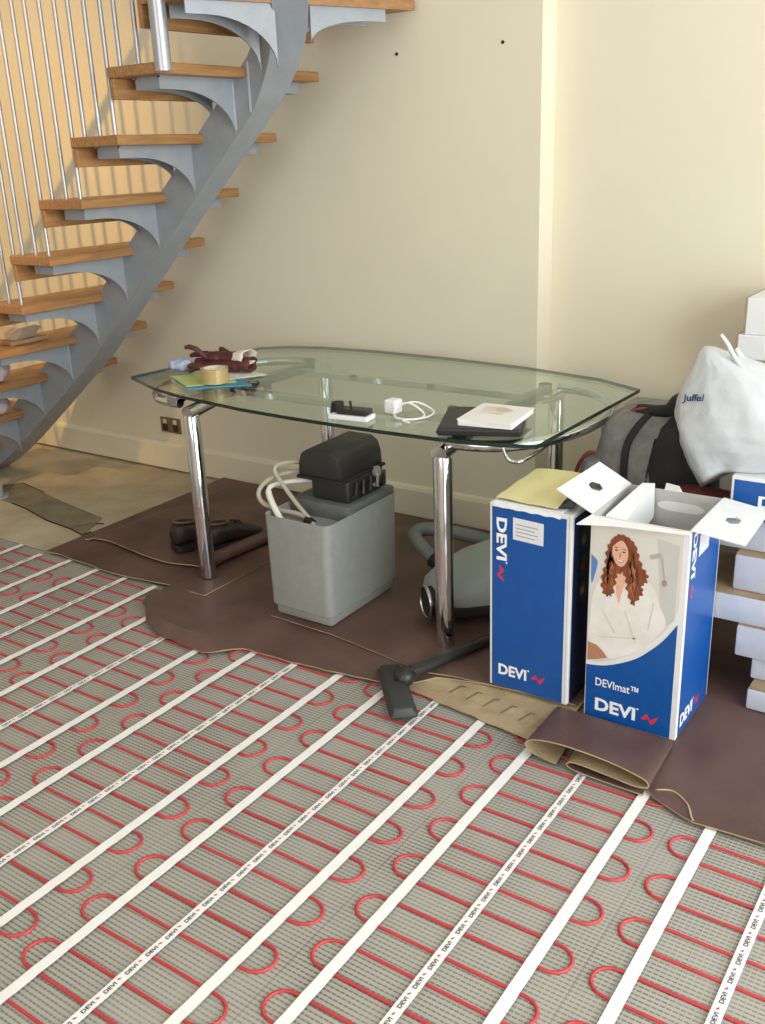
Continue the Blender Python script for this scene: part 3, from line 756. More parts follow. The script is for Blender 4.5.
obj('pages', bbox(-0.098, 0.098, -0.072, 0.072, 0.0, 0.016, bev=0.001, seg=1), 'booklet_white', bk, M=Mx)
cv = obj('cover', bbox(-0.1, 0.1, -0.074, 0.074, 0.016, 0.018), 'booklet_white', bk, M=Mx @ Matrix.Rotation(-0.05, 4, 'Z'))
printed('cover_print', poly_bm([(-0.06, 0.0), (0.02, -0.01), (0.05, 0.03), (0.0, 0.055), (-0.07, 0.05)]), 'booklet_art', cv, Mx @ Matrix.Translation((0, 0, 0.0186)))

# ------------------------------------------------------------------ water softener tank
sx0, sx1, sy0, sy1, sh = -2.140, -1.862, 2.345, 2.765, 0.385
SB = Z1+0.0135
wt = thing('water_softener', 'grey plastic water softener tank with a black control head and looped pipes', 'water softener', ((sx0+sx1)/2, (sy0+sy1)/2, SB))
bm = bmesh.new(); box(bm, sx0+0.016, sx1-0.016, sy0+0.016, sy1-0.016, SB, SB+0.05, bev=0.012, seg=2); obj('plinth', bm, 'tank', wt, True, 40)
bm = bmesh.new(); box(bm, sx0, sx1, sy0, sy1, SB+0.045, sh+0.02)
bm.faces.ensure_lookup_table(); topf = max(bm.faces, key=lambda f: f.calc_center_median().z)
for v in bm.verts:
    if v.co.z < 0.2:
        v.co.x += 0.006 if v.co.x < (sx0+sx1)/2 else -0.006
ed = [e for e in bm.edges if abs(e.verts[0].co.z-e.verts[1].co.z) > 0.1]
bmesh.ops.bevel(bm, geom=ed, offset=0.026, segments=4, affect='EDGES', profile=0.5)
topf = max(bm.faces, key=lambda f: (f.calc_center_median().z, f.calc_area()))
r_ = bmesh.ops.inset_individual(bm, faces=[topf], thickness=0.012, depth=0.0)
bmesh.ops.translate(bm, verts=list(topf.verts), vec=(0, 0, -0.03))
obj('tank_body', bm, 'tank', wt, True, 45)
obj('lid', bbox(sx0+0.02, sx1-0.005, 2.475, sy1-0.008, sh-0.015, sh+0.045, bev=0.010), 'tank_lid', wt, True, 40)
obj('valve_base', bbox(-2.045, -1.885, 2.50, 2.72, sh+0.045, sh+0.13, bev=0.014, seg=3), 'black_plastic', wt, True, 40)
pf = [(-2.075, 0.518), (-1.890, 0.518), (-1.893, 0.565), (-1.906, 0.598), (-1.935, 0.614), (-2.035, 0.614), (-2.062, 0.597), (-2.073, 0.56)]
bm = prism(pf, lambda a, b: (a, 2.475, b), lambda a, b: (-1.982+(a+1.982)*0.97, 2.725, 0.518+(b-0.518)*1.06))
bmesh.ops.bevel(bm, geom=[e for e in bm.edges], offset=0.007, segments=2, affect='EDGES', profile=0.5)
obj('control_cover', bm, 'black_plastic', wt, True, 30)
obj('cover_rim', bbox(-2.08, -1.885, 2.468, 2.732, 0.508, 0.520, bev=0.004), 'strap_black', wt, True, 40)
for q in range(5):
    yy = 2.53+0.042*q
    obj('fitting', tubebm([(-1.885, yy, sh+0.062+0.012*(q % 2)), (-1.872, yy, sh+0.07), (-1.874, yy+0.008, 0.50)], [0.009, 0.006+0.002*(q%3), 0.005], 10), 'clear_grey' if q in (3,) else 'black_plastic', wt, True, 40)
obj('transparent_cap', tubebm([(-1.90, 2.67, 0.500), (-1.876, 2.67, 0.505)], 0.020, 14), 'clear_grey', wt, True, 40)
pz = sh-0.01
P1 = [(-2.06, 2.53, 0.545), (-2.11, 2.50, 0.552), (-2.155, 2.47, 0.545), (-2.165, 2.455, 0.525), (-2.13, 2.445, 0.49), (-2.06, 2.43, 0.435), (-1.985, 2.415, pz+0.01), (-1.95, 2.40, pz-0.02)]
P2 = [(-2.05, 2.55, 0.51), (-2.12, 2.50, 0.515), (-2.19, 2.45, 0.49), (-2.215, 2.42, 0.45), (-2.19, 2.41, 0.415), (-2.12, 2.415, 0.400), (-2.03, 2.42, 0.396), (-1.97, 2.41, pz)]
P3 = [(-2.05, 2.56, 0.475), (-2.12, 2.51, 0.478), (-2.175, 2.46, 0.470), (-2.178, 2.43, 0.455), (-2.13, 2.395, 0.42), (-2.06, 2.365, 0.365)]
obj('pipe', tubebm(smooth_path(P1, 8), 0.0078, 12), 'pipe', wt, True)
obj('pipe', tubebm(smooth_path(P2, 8), 0.0085, 12), 'pipe', wt, True)
obj('pipe', tubebm(smooth_path(P3, 8), [0.0085]*24+[0.0110]*17, 12), 'pipe_white', wt, True)
obj('pipe_clip', tubebm([(-2.005, 2.418, 0.385), (-1.975, 2.412, 0.375)], 0.016, 12), 'strap_black', wt, True, 40)

# ------------------------------------------------------------------ blue cartons
def MXZ(x, y, z):      # print plane on a -y face: local x -> +X, local y -> +Z
    return Matrix(((1, 0, 0, x), (0, 0, -1, y), (0, 1, 0, z), (0, 0, 0, 1)))
def MYZ(x, y, z):      # print plane on a +x face: local x -> +Y, local y -> +Z
    return Matrix(((0, 0, 1, x), (1, 0, 0, y), (0, 1, 0, z), (0, 0, 0, 1)))
WAVE = [(0, .42), (.14, .62), (.26, .86), (.36, .92), (.47, .62), (.56, .45), (.68, .62), (1.0, .95), (.86, .55), (.70, .12), (.58, .08), (.46, .40), (.38, .55), (.30, .40), (.16, .36)]
def wave_bm(w_, h_): return poly_bm([(a*w_, b*h_) for a, b in WAVE])
def logo(parent, M, w_, h_, gap=0.012, ww=0.05):
    printed('lettering', fit_text('DEVI', w_, h_, 0.035), 'logo_white', parent, M)
    printed('trademark_dot', poly_bm([(0.003*math.cos(a*PI/4), 0.003*math.sin(a*PI/4)) for a in range(8)]), 'logo_white', parent, M @ Matrix.Translation((w_+0.006, h_*0.98, 0)))
    printed('logo_wave', wave_bm(ww, h_*0.85), 'logo_red', parent, M @ Matrix.Translation((w_+gap, 0.0, 0)))
def rotcw(M): return M @ Matrix.Rotation(-PI/2, 4, 'Z')

BZ = Z1+0.016
HB = 0.614
# --- closed carton on the left
bx0, bx1, by0, by1 = -1.238, -0.987, 2.306, 2.545
c1 = thing('blue_carton', 'closed blue carton lettered DEVI with yellow paper on its top', 'carton', ((bx0+bx1)/2, (by0+by1)/2, BZ))
body = obj('carton_body', bbox(bx0, bx1, by0, by1, BZ, HB, bev=0.0015, seg=1), 'card_white', c1)
e = 0.0008
pf_ = obj('front_panel', bbox(bx0+0.008, bx1-0.016, by0-e, by0+0.0005, BZ+0.002, HB-0.012), 'box_blue', c1)
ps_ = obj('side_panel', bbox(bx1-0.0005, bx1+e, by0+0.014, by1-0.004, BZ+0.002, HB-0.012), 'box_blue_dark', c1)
pf2 = obj('corner_crease', bbox(bx1-0.0085, bx1-0.007, by0-0.0006, by0, BZ, HB), 'card_grey', c1)
M0 = MXZ(0, by0-e-0.0006, 0)
logo(pf_, MXZ(bx0+0.030, by0-e-0.0006, BZ+0.042), 0.092, 0.036, 0.014, 0.046)
logo(pf_, rotcw(MXZ(bx0+0.022, by0-e-0.0006, HB-0.042)), 0.130, 0.033, 0.014, 0.052)
lab = printed('address_label', poly_bm([(0, 0), (0.094, -0.004), (0.094, 0.062), (0, 0.066)]), 'sticker', pf_, MXZ(bx0+0.074, by0-e-0.0007, HB-0.100))
for q in range(4):
    printed('label_line', poly_bm([(0.006, 0), (0.075-0.01*(q % 2), -0.003), (0.075-0.01*(q % 2), 0.0), (0.006, 0.003)]), 'sticker_line', pf_, MXZ(bx0+0.076, by0-e-0.0009, HB-0.055-0.011*q))
for q in range(3):        # small product pictures on the dark side
    printed('picture', poly_bm([(0, 0), (0.07, 0.0), (0.07, 0.062), (0, 0.062)]), 'dark_steel', ps_, MYZ(bx1+e+0.0006, by0+0.05, HB-0.125-0.078*q))
    printed('picture_mark', poly_bm([(0.02, 0.015), (0.045, 0.02), (0.04, 0.045), (0.018, 0.04)]), 'trim_red' if q == 1 else 'carton_grey', ps_, MYZ(bx1+e+0.0008, by0+0.05, HB-0.125-0.078*q))
obj('top_flap', bbox(bx0+0.012, bx1-0.03, by0+0.001, by1-0.02, HB, HB+0.005, bev=0.0015, seg=1), 'card_white', c1)
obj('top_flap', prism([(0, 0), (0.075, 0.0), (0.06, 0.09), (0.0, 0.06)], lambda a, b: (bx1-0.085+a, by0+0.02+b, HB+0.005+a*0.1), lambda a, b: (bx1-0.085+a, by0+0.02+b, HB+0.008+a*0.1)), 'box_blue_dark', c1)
def lipf(u, v):
    return (bx0+0.012+0.205*u, by0-0.002+0.012*v, HB-0.010-0.004*u+0.013*math.sin(v*PI)+0.0015*math.sin(u*30))
sheet('torn_lip', lipf, 20, 6, 0.003, ['card_white', 'card_white'], c1)
def yp(u, v):
    a = Vector((-1.225, 2.318)); b = Vector((-1.035, 2.310)); c = Vector((-1.215, 2.56)); d = Vector((-1.05, 2.56))
    p = (a*(1-u)+b*u)*(1-v)+(c*(1-u)+d*u)*v
    return (p.x, p.y, HB+0.012+0.016*v+0.008*math.sin(u*2.6)*v+0.003*nz(u*3, v*3))
tag(sheet('paper_sheet', yp, 14, 14, 0.0022, ['paper_yellow', 'paper_yellow']), 'pale yellow paper lying on top of the closed blue carton', 'paper')

# --- open carton with the bathrobe picture
cx0, cx1, cy0, cy1 = -0.934, -0.670, 2.308, 2.592
HB2 = 0.628
c2 = thing('blue_carton', 'open blue carton lettered DEVImat with a bathrobe photo and raised white flaps', 'carton', ((cx0+cx1)/2, (cy0+cy1)/2, 0.018))
zb0 = 0.0165
th_ = 0.004
obj('front_wall', bbox(cx0, cx1, cy0, cy0+th_, zb0, HB2), 'card_white', c2)
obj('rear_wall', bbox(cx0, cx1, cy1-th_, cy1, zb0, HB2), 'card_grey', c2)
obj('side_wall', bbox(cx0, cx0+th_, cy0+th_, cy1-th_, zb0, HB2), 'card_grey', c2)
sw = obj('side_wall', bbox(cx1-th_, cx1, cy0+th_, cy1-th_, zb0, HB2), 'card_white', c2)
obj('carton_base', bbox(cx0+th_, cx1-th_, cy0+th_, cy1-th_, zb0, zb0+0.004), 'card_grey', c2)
def hexflap(bm, hinge_a, hinge_b, out_a, out_b, hole_r=0.026, thick=0.0035):
    a, b, c, d = map(Vector, (hinge_a, hinge_b, out_b, out_a))
    n = (b-a).cross(d-a).normalized()*thick
    cen = (a+b+c+d)/4
    ux = (b-a).normalized(); uy = ((d+c)/2-(a+b)/2).normalized()
    hx = [cen+ux*hole_r*math.cos(q*PI/3)*1.15+uy*hole_r*0.8*math.sin(q*PI/3) for q in range(6)]
    mid = lambda p, q: (p+q)/2
    # outer ring of 6 points matched to the hexagon: b-side, c, d, a-side...
    outer = [mid(b, c), c, d, mid(a, d), a, b]
    T = [bm.verts.new(p) for p in outer]; B = [bm.verts.new(p-n) for p in outer]
    HT = [bm.verts.new(p) for p in hx]; HBt = [bm.verts.new(p-n) for p in hx]
    for i in range(6):
        j = (i+1) % 6
        bm.faces.new((T[i], T[j], HT[j], HT[i])); bm.faces.new((B[j], B[i], HBt[i], HBt[j]))
        bm.faces.new((T[i], B[i], B[j], T[j])); bm.faces.new((HT[j], HBt[j], HBt[i], HT[i]))
bm = bmesh.new(); hexflap(bm, (cx0, cy1, HB2), (cx0, cy0+0.004, HB2), (-1.020, 2.560, 0.690), (-1.036, 2.305, 0.682)); obj('flap', bm, 'card_white', c2)
bm = bmesh.new(); hexflap(bm, (cx1, cy0+0.004, HB2), (cx1, cy1, HB2), (-0.540, 2.330, 0.606), (-0.548, 2.600, 0.608)); obj('flap', bm, 'card_white', c2)
fl_ = [(cx0-0.02, cy0-0.052, HB2-0.012), (cx0+0.06, cy0-0.022, HB2-0.012), (cx1, cy0-0.006, HB2-0.006), (cx1, cy0+0.003, HB2), (cx0, cy0+0.003, HB2)]
bm = bmesh.new(); a_ = [bm.verts.new(p) for p in fl_]; b_ = [bm.verts.new((p[0], p[1], p[2]-0.003)) for p in fl_]
bm.faces.new(a_); bm.faces.new(b_[::-1])
for i in range(5): bm.faces.new((a_[i], b_[i], b_[(i+1) % 5], a_[(i+1) % 5]))
obj('flap', bm, 'card_white', c2)
bm = bmesh.new(); a_ = [(cx0+0.045, cy1-0.03, HB2+0.02), (cx0+0.075, cy1-0.012, HB2+0.018), (cx0+0.07, cy0+0.06, HB2-0.03), (cx0+0.02, cy0+0.05, HB2-0.015)]
va = [bm.verts.new(p) for p in a_]; vb = [bm.verts.new((p[0]+0.003, p[1], p[2]-0.10)) for p in a_]
bm.faces.new(va); bm.faces.new(vb[::-1])
for i in range(4): bm.faces.new((va[i], vb[i], vb[(i+1) % 4], va[(i+1) % 4]))
obj('inner_flap', bm, 'card_white', c2)
obj('tab', prism([(0, 0), (0.05, 0.0), (0.04, 0.016), (0.004, 0.02)], lambda a, b: (cx0+0.10+a, cy1-0.002, HB2+b), lambda a, b: (cx0+0.10+a, cy1+0.001, HB2+b)), 'card_white', c2)
hs = [(0.045*math.cos(a) + (0.022 if math.cos(a) > 0 else -0.022), 0.014*math.sin(a)) for a in [2*PI*q/20 for q in range(20)]]
obj('hand_slot', prism(hs, lambda a, b: (cx0+0.150+a, cy1-th_-0.0015, HB2-0.045+b), lambda a, b: (cx0+0.150+a, cy1-th_-0.0002, HB2-0.045+b)), 'card_white', c2)
# front print: photo above, blue below a white wave
DZ = 0.0; FY = cy0-0.0006
KS = (FY)/2.331
def SC(x, z): return (x*KS, CAM_H-(CAM_H-z)*KS)   # print measured on a parallel plane, carried over to the carton's face
def pr_(name, pts, m, parent, lay): return printed(name, poly_bm([SC(*p) for p in pts]), m, parent, MXZ(0, FY-0.0003*lay, DZ))
def q_curve(P, n=6): return [(p.x, p.y) for p in smooth_path([(a, b, 0) for a, b in P], n)]
wv1 = q_curve([(-0.942, 0.178), (-0.889, 0.189), (-0.819, 0.227), (-0.767, 0.275), (-0.729, 0.318), (-0.700, 0.37), (-0.692, 0.404)])
wv2 = q_curve([(-0.942, 0.166), (-0.881, 0.178), (-0.805, 0.217), (-0.753, 0.265), (-0.722, 0.303), (-0.692, 0.352)])
ph_ = pr_('photo_print', wv1+[(-0.692, 0.618), (-0.940, 0.618)], 'photo_bg', c2, 1)
pr_('photo_wall', [(-0.760, 0.585), (-0.700, 0.575), (-0.702, 0.36), (-0.735, 0.33)], 'photo_tile', ph_, 2)
bl = pr_('front_panel', [(-0.9405, 0.002)]+wv2+[(-0.6925, 0.002)], 'box_blue', c2, 1)
smooth_poly = lambda P: q_curve(P+[P[0]], 4)[:-1]
robe = [(-0.907, 0.444), (-0.924, 0.407), (-0.933, 0.361), (-0.937, 0.298), (-0.939, 0.243), (-0.908, 0.231), (-0.88, 0.203), (-0.848, 0.213), (-0.803, 0.240), (-0.764, 0.278), (-0.736, 0.318), (-0.723, 0.351), (-0.74, 0.39), (-0.755, 0.43), (-0.776, 0.455), (-0.83, 0.47), (-0.87, 0.465)]
pr_('printed_robe', smooth_poly(robe), 'photo_robe', ph_, 3)
pr_('printed_leg', [(-0.939, 0.24), (-0.914, 0.235), (-0.894, 0.22), (-0.88, 0.203), (-0.909, 0.191), (-0.9385, 0.182)], 'photo_leg', ph_, 4)
for fpts in ([(-0.762, 0.40), (-0.757, 0.40), (-0.768, 0.32), (-0.773, 0.315)], [(-0.905, 0.35), (-0.901, 0.35), (-0.86, 0.285), (-0.866, 0.282)], [(-0.84, 0.36), (-0.836, 0.36), (-0.80, 0.27), (-0.806, 0.268)], [(-0.91, 0.265), (-0.80, 0.285), (-0.80, 0.281), (-0.91, 0.26)]):
    pr_('printed_fold', fpts, 'photo_fold', ph_, 4)
hair = [(-0.878, 0.565), (-0.864, 0.577), (-0.846, 0.576), (-0.828, 0.567), (-0.814, 0.549), (-0.806, 0.524), (-0.794, 0.495), (-0.78, 0.477), (-0.782, 0.455), (-0.793, 0.442), (-0.79, 0.422), (-0.801, 0.403), (-0.815, 0.38), (-0.824, 0.392), (-0.835, 0.422), (-0.839, 0.448), (-0.848, 0.468), (-0.863, 0.459), (-0.867, 0.436), (-0.873, 0.402), (-0.883, 0.392), (-0.899, 0.396), (-0.907, 0.422), (-0.905, 0.455), (-0.898, 0.484), (-0.897, 0.516), (-0.89, 0.544)]
pr_('printed_neck', [(-0.867, 0.491), (-0.842, 0.495), (-0.838, 0.448), (-0.846, 0.42), (-0.855, 0.375), (-0.864, 0.404), (-0.868, 0.448)], 'photo_skin', ph_, 5)
def curly(P, amp=0.0035):
    Q = q_curve(P+[P[0]], 6)[:-1]; out = []
    for q, (a, b) in enumerate(Q):
        a2, b2 = Q[(q+1) % len(Q)]; t_ = Vector((a2-a, b2-b)); l_ = max(t_.length, 1e-6); d_ = amp*math.sin(q*1.35)*(0.5 if b > 0.54 else 1)
        out.append((a-t_.y/l_*d_, b+t_.x/l_*d_))
    return out
pr_('printed_hair', curly(hair), 'photo_hair', ph_, 6)
rnd = random.Random(4)
for q in range(16):      # wavy printed strands
    side = 1 if q % 2 else -1
    xa, xb_ = (-0.832+0.018*rnd.random(), -0.83+0.045*rnd.random()) if side > 0 else (-0.886+0.006*rnd.random(), -0.903+0.03*rnd.random())
    za, zb_ = 0.545-0.03*rnd.random(), (0.395 if side > 0 else 0.405)+0.04*rnd.random()
    L_, Rr = [], []
    for k in range(15):
        t_ = k/14; x = xa+(xb_-xa)*t_+0.0032*math.sin(t_*15+q*1.7); z = za+(zb_-za)*t_; w_ = 0.0014*(1-abs(2*t_-1))+0.0004
        L_.append((x-w_, z)); Rr.append((x+w_, z))
    pr_('printed_hair_streak', L_+Rr[::-1], 'photo_hair_light' if q % 3 else 'photo_eye', ph_, 7)
fc = [(-0.8575+0.0225*math.cos(a)*(1-0.12*(math.sin(a) < 0)*abs(math.sin(a)))+0.002*math.sin(a)*-1, 0.524+0.0385*math.sin(a)) for a in [2*PI*q/28 for q in range(28)]]
pr_('printed_face', fc, 'photo_skin', ph_, 8)
def ell(cx, cz, a, b, tilt=0.0, n=12): return [(cx+a*math.cos(t)*math.cos(tilt)-b*math.sin(t)*math.sin(tilt), cz+a*math.cos(t)*math.sin(tilt)+b*math.sin(t)*math.cos(tilt)) for t in [2*PI*q/n for q in range(n)]]
pr_('printed_eye', ell(-0.8685, 0.531, 0.0045, 0.0022, -0.1), 'photo_eye', ph_, 9); pr_('printed_eye', ell(-0.8475, 0.529, 0.0045, 0.0022, -0.1), 'photo_eye', ph_, 9)
pr_('printed_brow', ell(-0.869, 0.539, 0.006, 0.0012, 0.0), 'photo_hair', ph_, 9); pr_('printed_brow', ell(-0.847, 0.537, 0.006, 0.0012, -0.15), 'photo_hair', ph_, 9)
pr_('printed_nose', [(-0.8590, 0.526), (-0.8565, 0.526), (-0.855, 0.513), (-0.8605, 0.513)], 'photo_leg', ph_, 9)
pr_('printed_mouth', [(-0.870, 0.507), (-0.857, 0.5035), (-0.846, 0.505), (-0.850, 0.4985), (-0.858, 0.496), (-0.865, 0.4995)], 'photo_lip', ph_, 9)
pr_('printed_teeth', [(-0.868, 0.506), (-0.857, 0.503), (-0.848, 0.5045), (-0.852, 0.5005), (-0.858, 0.4995), (-0.864, 0.502)], 'logo_white', ph_, 10)
pr_('printed_hair_fringe', [(-0.879, 0.540), (-0.872, 0.566), (-0.858, 0.573), (-0.842, 0.566), (-0.835, 0.548), (-0.846, 0.561), (-0.858, 0.560), (-0.868, 0.553)], 'photo_hair', ph_, 9)
pr_('printed_shower', [(-0.779, 0.532), (-0.750, 0.546), (-0.742, 0.535), (-0.773, 0.523)], 'photo_metal', ph_, 4)
pr_('printed_shower_arm', [(-0.747, 0.531), (-0.742, 0.532), (-0.732, 0.469), (-0.736, 0.468)], 'photo_metal', ph_, 4)
pr_('printed_shower_knob', ell(-0.734, 0.463, 0.007, 0.010), 'photo_knob', ph_, 5)
pr_('printed_backdrop', smooth_poly([(-0.939, 0.505), (-0.922, 0.49), (-0.922, 0.468), (-0.936, 0.419)]), 'photo_blue', ph_, 2)
printed('lettering', fit_text('DEVImat\u2122', 0.124, 0.026, 0.01), 'logo_white', bl, MXZ(SC(-0.912, 0)[0], FY-0.0007, SC(0, 0.107)[1]))
logo(bl, MXZ(SC(-0.911, 0)[0], FY-0.0007, SC(0, 0.027)[1]), 0.118, 0.040, 0.016, 0.05)
# right side print
sp_ = printed('side_panel', poly_bm([(0, 0), (cy1-cy0-0.026, 0), (cy1-cy0-0.026, HB2-zb0-0.004), (0, HB2-zb0-0.004)]), 'box_blue', c2, MYZ(cx1+0.0006, cy0+0.018, zb0+0.001))
logo(sp_, MYZ(cx1+0.0012, cy0+0.032, zb0+0.022), 0.105, 0.040, 0.014, 0.05)
logo(sp_, rotcw(MYZ(cx1+0.0012, cy0+0.030, HB2-0.018)), 0.125, 0.034, 0.016, 0.05)
printed('side_sticker', poly_bm([(0, 0), (0.085, 0.0), (0.085, 0.06), (0, 0.06)]), 'sticker', sp_, MYZ(cx1+0.0012, cy0+0.085, HB2-0.10))

# ------------------------------------------------------------------ stack of flooring packs at the right
PK = [('white sleeve flooring pack lying on the vinyl, bottom of the right stack', -0.552, 0.0185, 0.088, 2.565),
      ('white sleeve flooring pack, second from the bottom of the right stack', -0.560, 0.0885, 0.160, 2.62),
      ('white sleeve flooring pack, third from the bottom of the right stack', -0.605, 0.1605, 0.262, 2.60),
      ('long white sleeve flooring pack with a bare cardboard top in mid right stack', -0.80, 0.2625, 0.350, 2.60),
      ('white sleeve flooring pack on the long pack in the right stack', -0.635, 0.3505, 0.462, 2.63),
      ('white sleeve flooring pack just below the small blue carton', -0.72, 0.4625, 0.555, 2.66)]
for lb, x, z0_, z1_, y in PK:
    p = thing('flooring_pack', lb, 'flooring pack', (0.0, y+0.15, z0_), 0, 'stacked flooring packs')
    bm = bbox(x, 0.42, y, y+0.30, z0_, z1_-0.006, bev=0.006, seg=2); obj('sleeve', bm, 'pack_face', p, True, 40)
    obj('top_board', bbox(x+0.004, 0.416, y+0.004, y+0.296, z1_-0.006, z1_), 'cardboard', p)
bb = thing('blue_carton', 'small blue carton under the white carrier bag on the right stack', 'carton', (-0.4, 2.75, 0.5555))
obj('carton_body', bbox(-0.665, -0.25, 2.64, 2.88, 0.5555, 0.682, bev=0.002, seg=1), 'card_white', bb)
pb = obj('front_panel', bbox(-0.657, -0.258, 2.6392, 2.641, 0.560, 0.672), 'box_blue', bb)
logo(pb, MXZ(-0.590, 2.6386, 0.60), 0.12, 0.034)

# cartons stacked against the wall behind the bags
CT = [('brown carton standing on the floor behind the bags', -1.28, 0.1, 3.22, 3.56, 0.030, 0.638, 'carton_grey'),]
for lb, x0_, x1_, y0_, y1_, z0_, z1_, m in CT:
    p = thing('storage_carton', lb, 'carton', ((x0_+x1_)/2, (y0_+y1_)/2, z0_), 0)
    obj('carton_body', bbox(x0_, x1_, y0_, y1_, z0_, z1_, bev=0.003, seg=1), m, p)
    obj('carton_tape', bbox(x0_+0.001, x1_-0.001, (y0_+y1_)/2-0.025, (y0_+y1_)/2+0.025, z1_-0.0002, z1_+0.001), 'tan_tape', p)
for lb, x0_, z0_, z1_, m in (('flat brown carton below the white cartons beside the wall', -0.80, 0.6395, 0.872, 'carton_grey'), ('white flat carton, lower of two above the carrier bag handles', -0.846, 0.8725, 0.953, 'card_white'), ('white carton with a brown edge at the top of the pile by the wall', -0.826, 0.9535, 1.072, 'card_white')):
    p = thing('storage_carton', lb, 'carton', (-0.5, 3.4, z0_), 0)
    obj('carton_body', bbox(x0_, -0.1, 3.27, 3.52, z0_, z1_, bev=0.003, seg=1), m, p)
    obj('edge_board', bbox(x0_-0.006, x0_, 3.272, 3.518, z0_+0.004, z1_-0.002), 'cardboard', p)

# backpack
bp = thing('backpack', 'grey backpack with a black strap and rust red trim behind the open carton', 'backpack', (-1.0, 2.95, 0.030))
prof_b = [(0.030, -1.19, -0.80, 2.80, 3.13), (0.10, -1.21, -0.78, 2.78, 3.15), (0.35, -1.20, -0.79, 2.78, 3.14), (0.50, -1.185, -0.80, 2.79, 3.12), (0.58, -1.165, -0.81, 2.80, 3.10), (0.66, -1.15, -0.82, 2.82, 3.08), (0.72, -1.135, -0.84, 2.84, 3.06), (0.752, -1.11, -0.86, 2.865, 3.035), (0.774, -1.06, -0.90, 2.90, 3.00)]
bm = bmesh.new(); rg = []; n = 40
for z, xa, xb_, ya, yb_ in prof_b:
    r = []
    for k in range(n):
        a = 2*PI*k/n; c, s = math.cos(a), math.sin(a)
        ex = 0.5; X = math.copysign(abs(c)**ex, c); Y = math.copysign(abs(s)**ex, s)
        f = 1+0.03*nz(c*3, s*3, z*8)
        r.append(bm.verts.new(((xa+xb_)/2+X*(xb_-xa)/2*f, (ya+yb_)/2+Y*(yb_-ya)/2*f, z)))
    rg.append(r)
for a, b in zip(rg, rg[1:]):
    for k in range(n): bm.faces.new((a[k], a[(k+1) % n], b[(k+1) % n], b[k]))
bm.faces.new(rg[0][::-1]); bm.faces.new(rg[-1])
obj('pack_body', bm, 'backpack', bp, True)
def onbp(x, z, d=0.006):
    ya = interp(z, [(p[0], p[3]) for p in prof_b]); xa = interp(z, [(p[0], p[1]) for p in prof_b]); xb_ = interp(z, [(p[0], p[2]) for p in prof_b]); yb_ = interp(z, [(p[0], p[4]) for p in prof_b])
    X = min(1, abs((x-(xa+xb_)/2)/((xb_-xa)/2))); s = (max(0, 1-X**(2/0.5)))**0.25
    return Vector((x, (ya+yb_)/2-s*(yb_-ya)/2-d, z))
sp1 = smooth_path([onbp(-1.00, 0.30), onbp(-1.005, 0.45), onbp(-1.025, 0.54), onbp(-1.035, 0.62), onbp(-1.032, 0.68), onbp(-1.01, 0.73), onbp(-0.985, 0.765, 0.0)], 6)
def ribbon(pts, wd, m, name, thick=0.006):
    bm = bmesh.new(); prev = None
    for i, p in enumerate(pts):
        t_ = (pts[min(i+1, len(pts)-1)]-pts[max(i-1, 0)]).normalized(); s = t_.cross(Vector((0, -1, 0.2))).normalized()
        nn = s.cross(t_).normalized()*thick
        row = [bm.verts.new(p-s*wd/2+nn), bm.verts.new(p+s*wd/2+nn), bm.verts.new(p+s*wd/2-nn), bm.verts.new(p-s*wd/2-nn)]
        if prev:
            for k in range(4): bm.faces.new((prev[k], prev[(k+1) % 4], row[(k+1) % 4], row[k]))
        prev = row
    return obj(name, bm, m, bp, True, 50)
ribbon(sp1, 0.021, 'strap_black', 'strap')
bm = bmesh.new(); n = 24; rg = []
for z, xa, xb_ in ((0.30, -1.20, -1.10), (0.40, -1.215, -1.10), (0.52, -1.21, -1.10), (0.585, -1.195, -1.105), (0.61, -1.175, -1.12)):
    rg.append([bm.verts.new(((xa+xb_)/2+(xb_-xa)/2*math.cos(2*PI*k/n), 2.86+0.07*math.sin(2*PI*k/n), z)) for k in range(n)])
for a, b in zip(rg, rg[1:]):
    for k in range(n): bm.faces.new((a[k], a[(k+1) % n], b[(k+1) % n], b[k]))
bm.faces.new(rg[0][::-1]); bm.faces.new(rg[-1]); obj('side_pocket', bm, 'backpack', bp, True, 60)
obj('red_piping', tubebm(smooth_path([(-1.222, 2.86, 0.36), (-1.222, 2.855, 0.50), (-1.205, 2.85, 0.575), (-1.175, 2.845, 0.618), (-1.15, 2.845, 0.628)], 6), 0.006, 8), 'trim_red', bp, True)
obj('red_piping', tubebm(smooth_path([(-1.075, 2.90, 0.75), (-1.03, 2.885, 0.772), (-0.98, 2.885, 0.778), (-0.95, 2.89, 0.77)], 6), 0.005, 8), 'trim_red', bp, True)
obj('top_collar', tubebm(smooth_path([(-1.07, 2.90, 0.745), (-1.03, 2.90, 0.765), (-0.97, 2.89, 0.77), (-0.92, 2.88, 0.785), (-0.895, 2.87, 0.815), (-0.88, 2.87, 0.80)], 6), [0.012]*6+[0.02]*12+[0.026]*13, 10), 'backpack_dark', bp, True)
bm = bmesh.new(); ball(bm, (-0.875, 2.87, 0.52), (0.12, 0.10, 0.26)); obj('front_pocket', bm, 'backpack_dark', bp, True)
obj('zip', tubebm([onbp(-0.965, 0.42, 0.002), onbp(-0.96, 0.60, 0.002), onbp(-0.95, 0.70, 0.002)], 0.003, 6), 'strap_black', bp)
crumple('red_cloth', 'dark red cloth on the flooring packs below the white carrier bag', (-0.76, 2.74, 0.556), (0.10, 0.05, 0.022), 'red_cloth', 'cloth', 33)

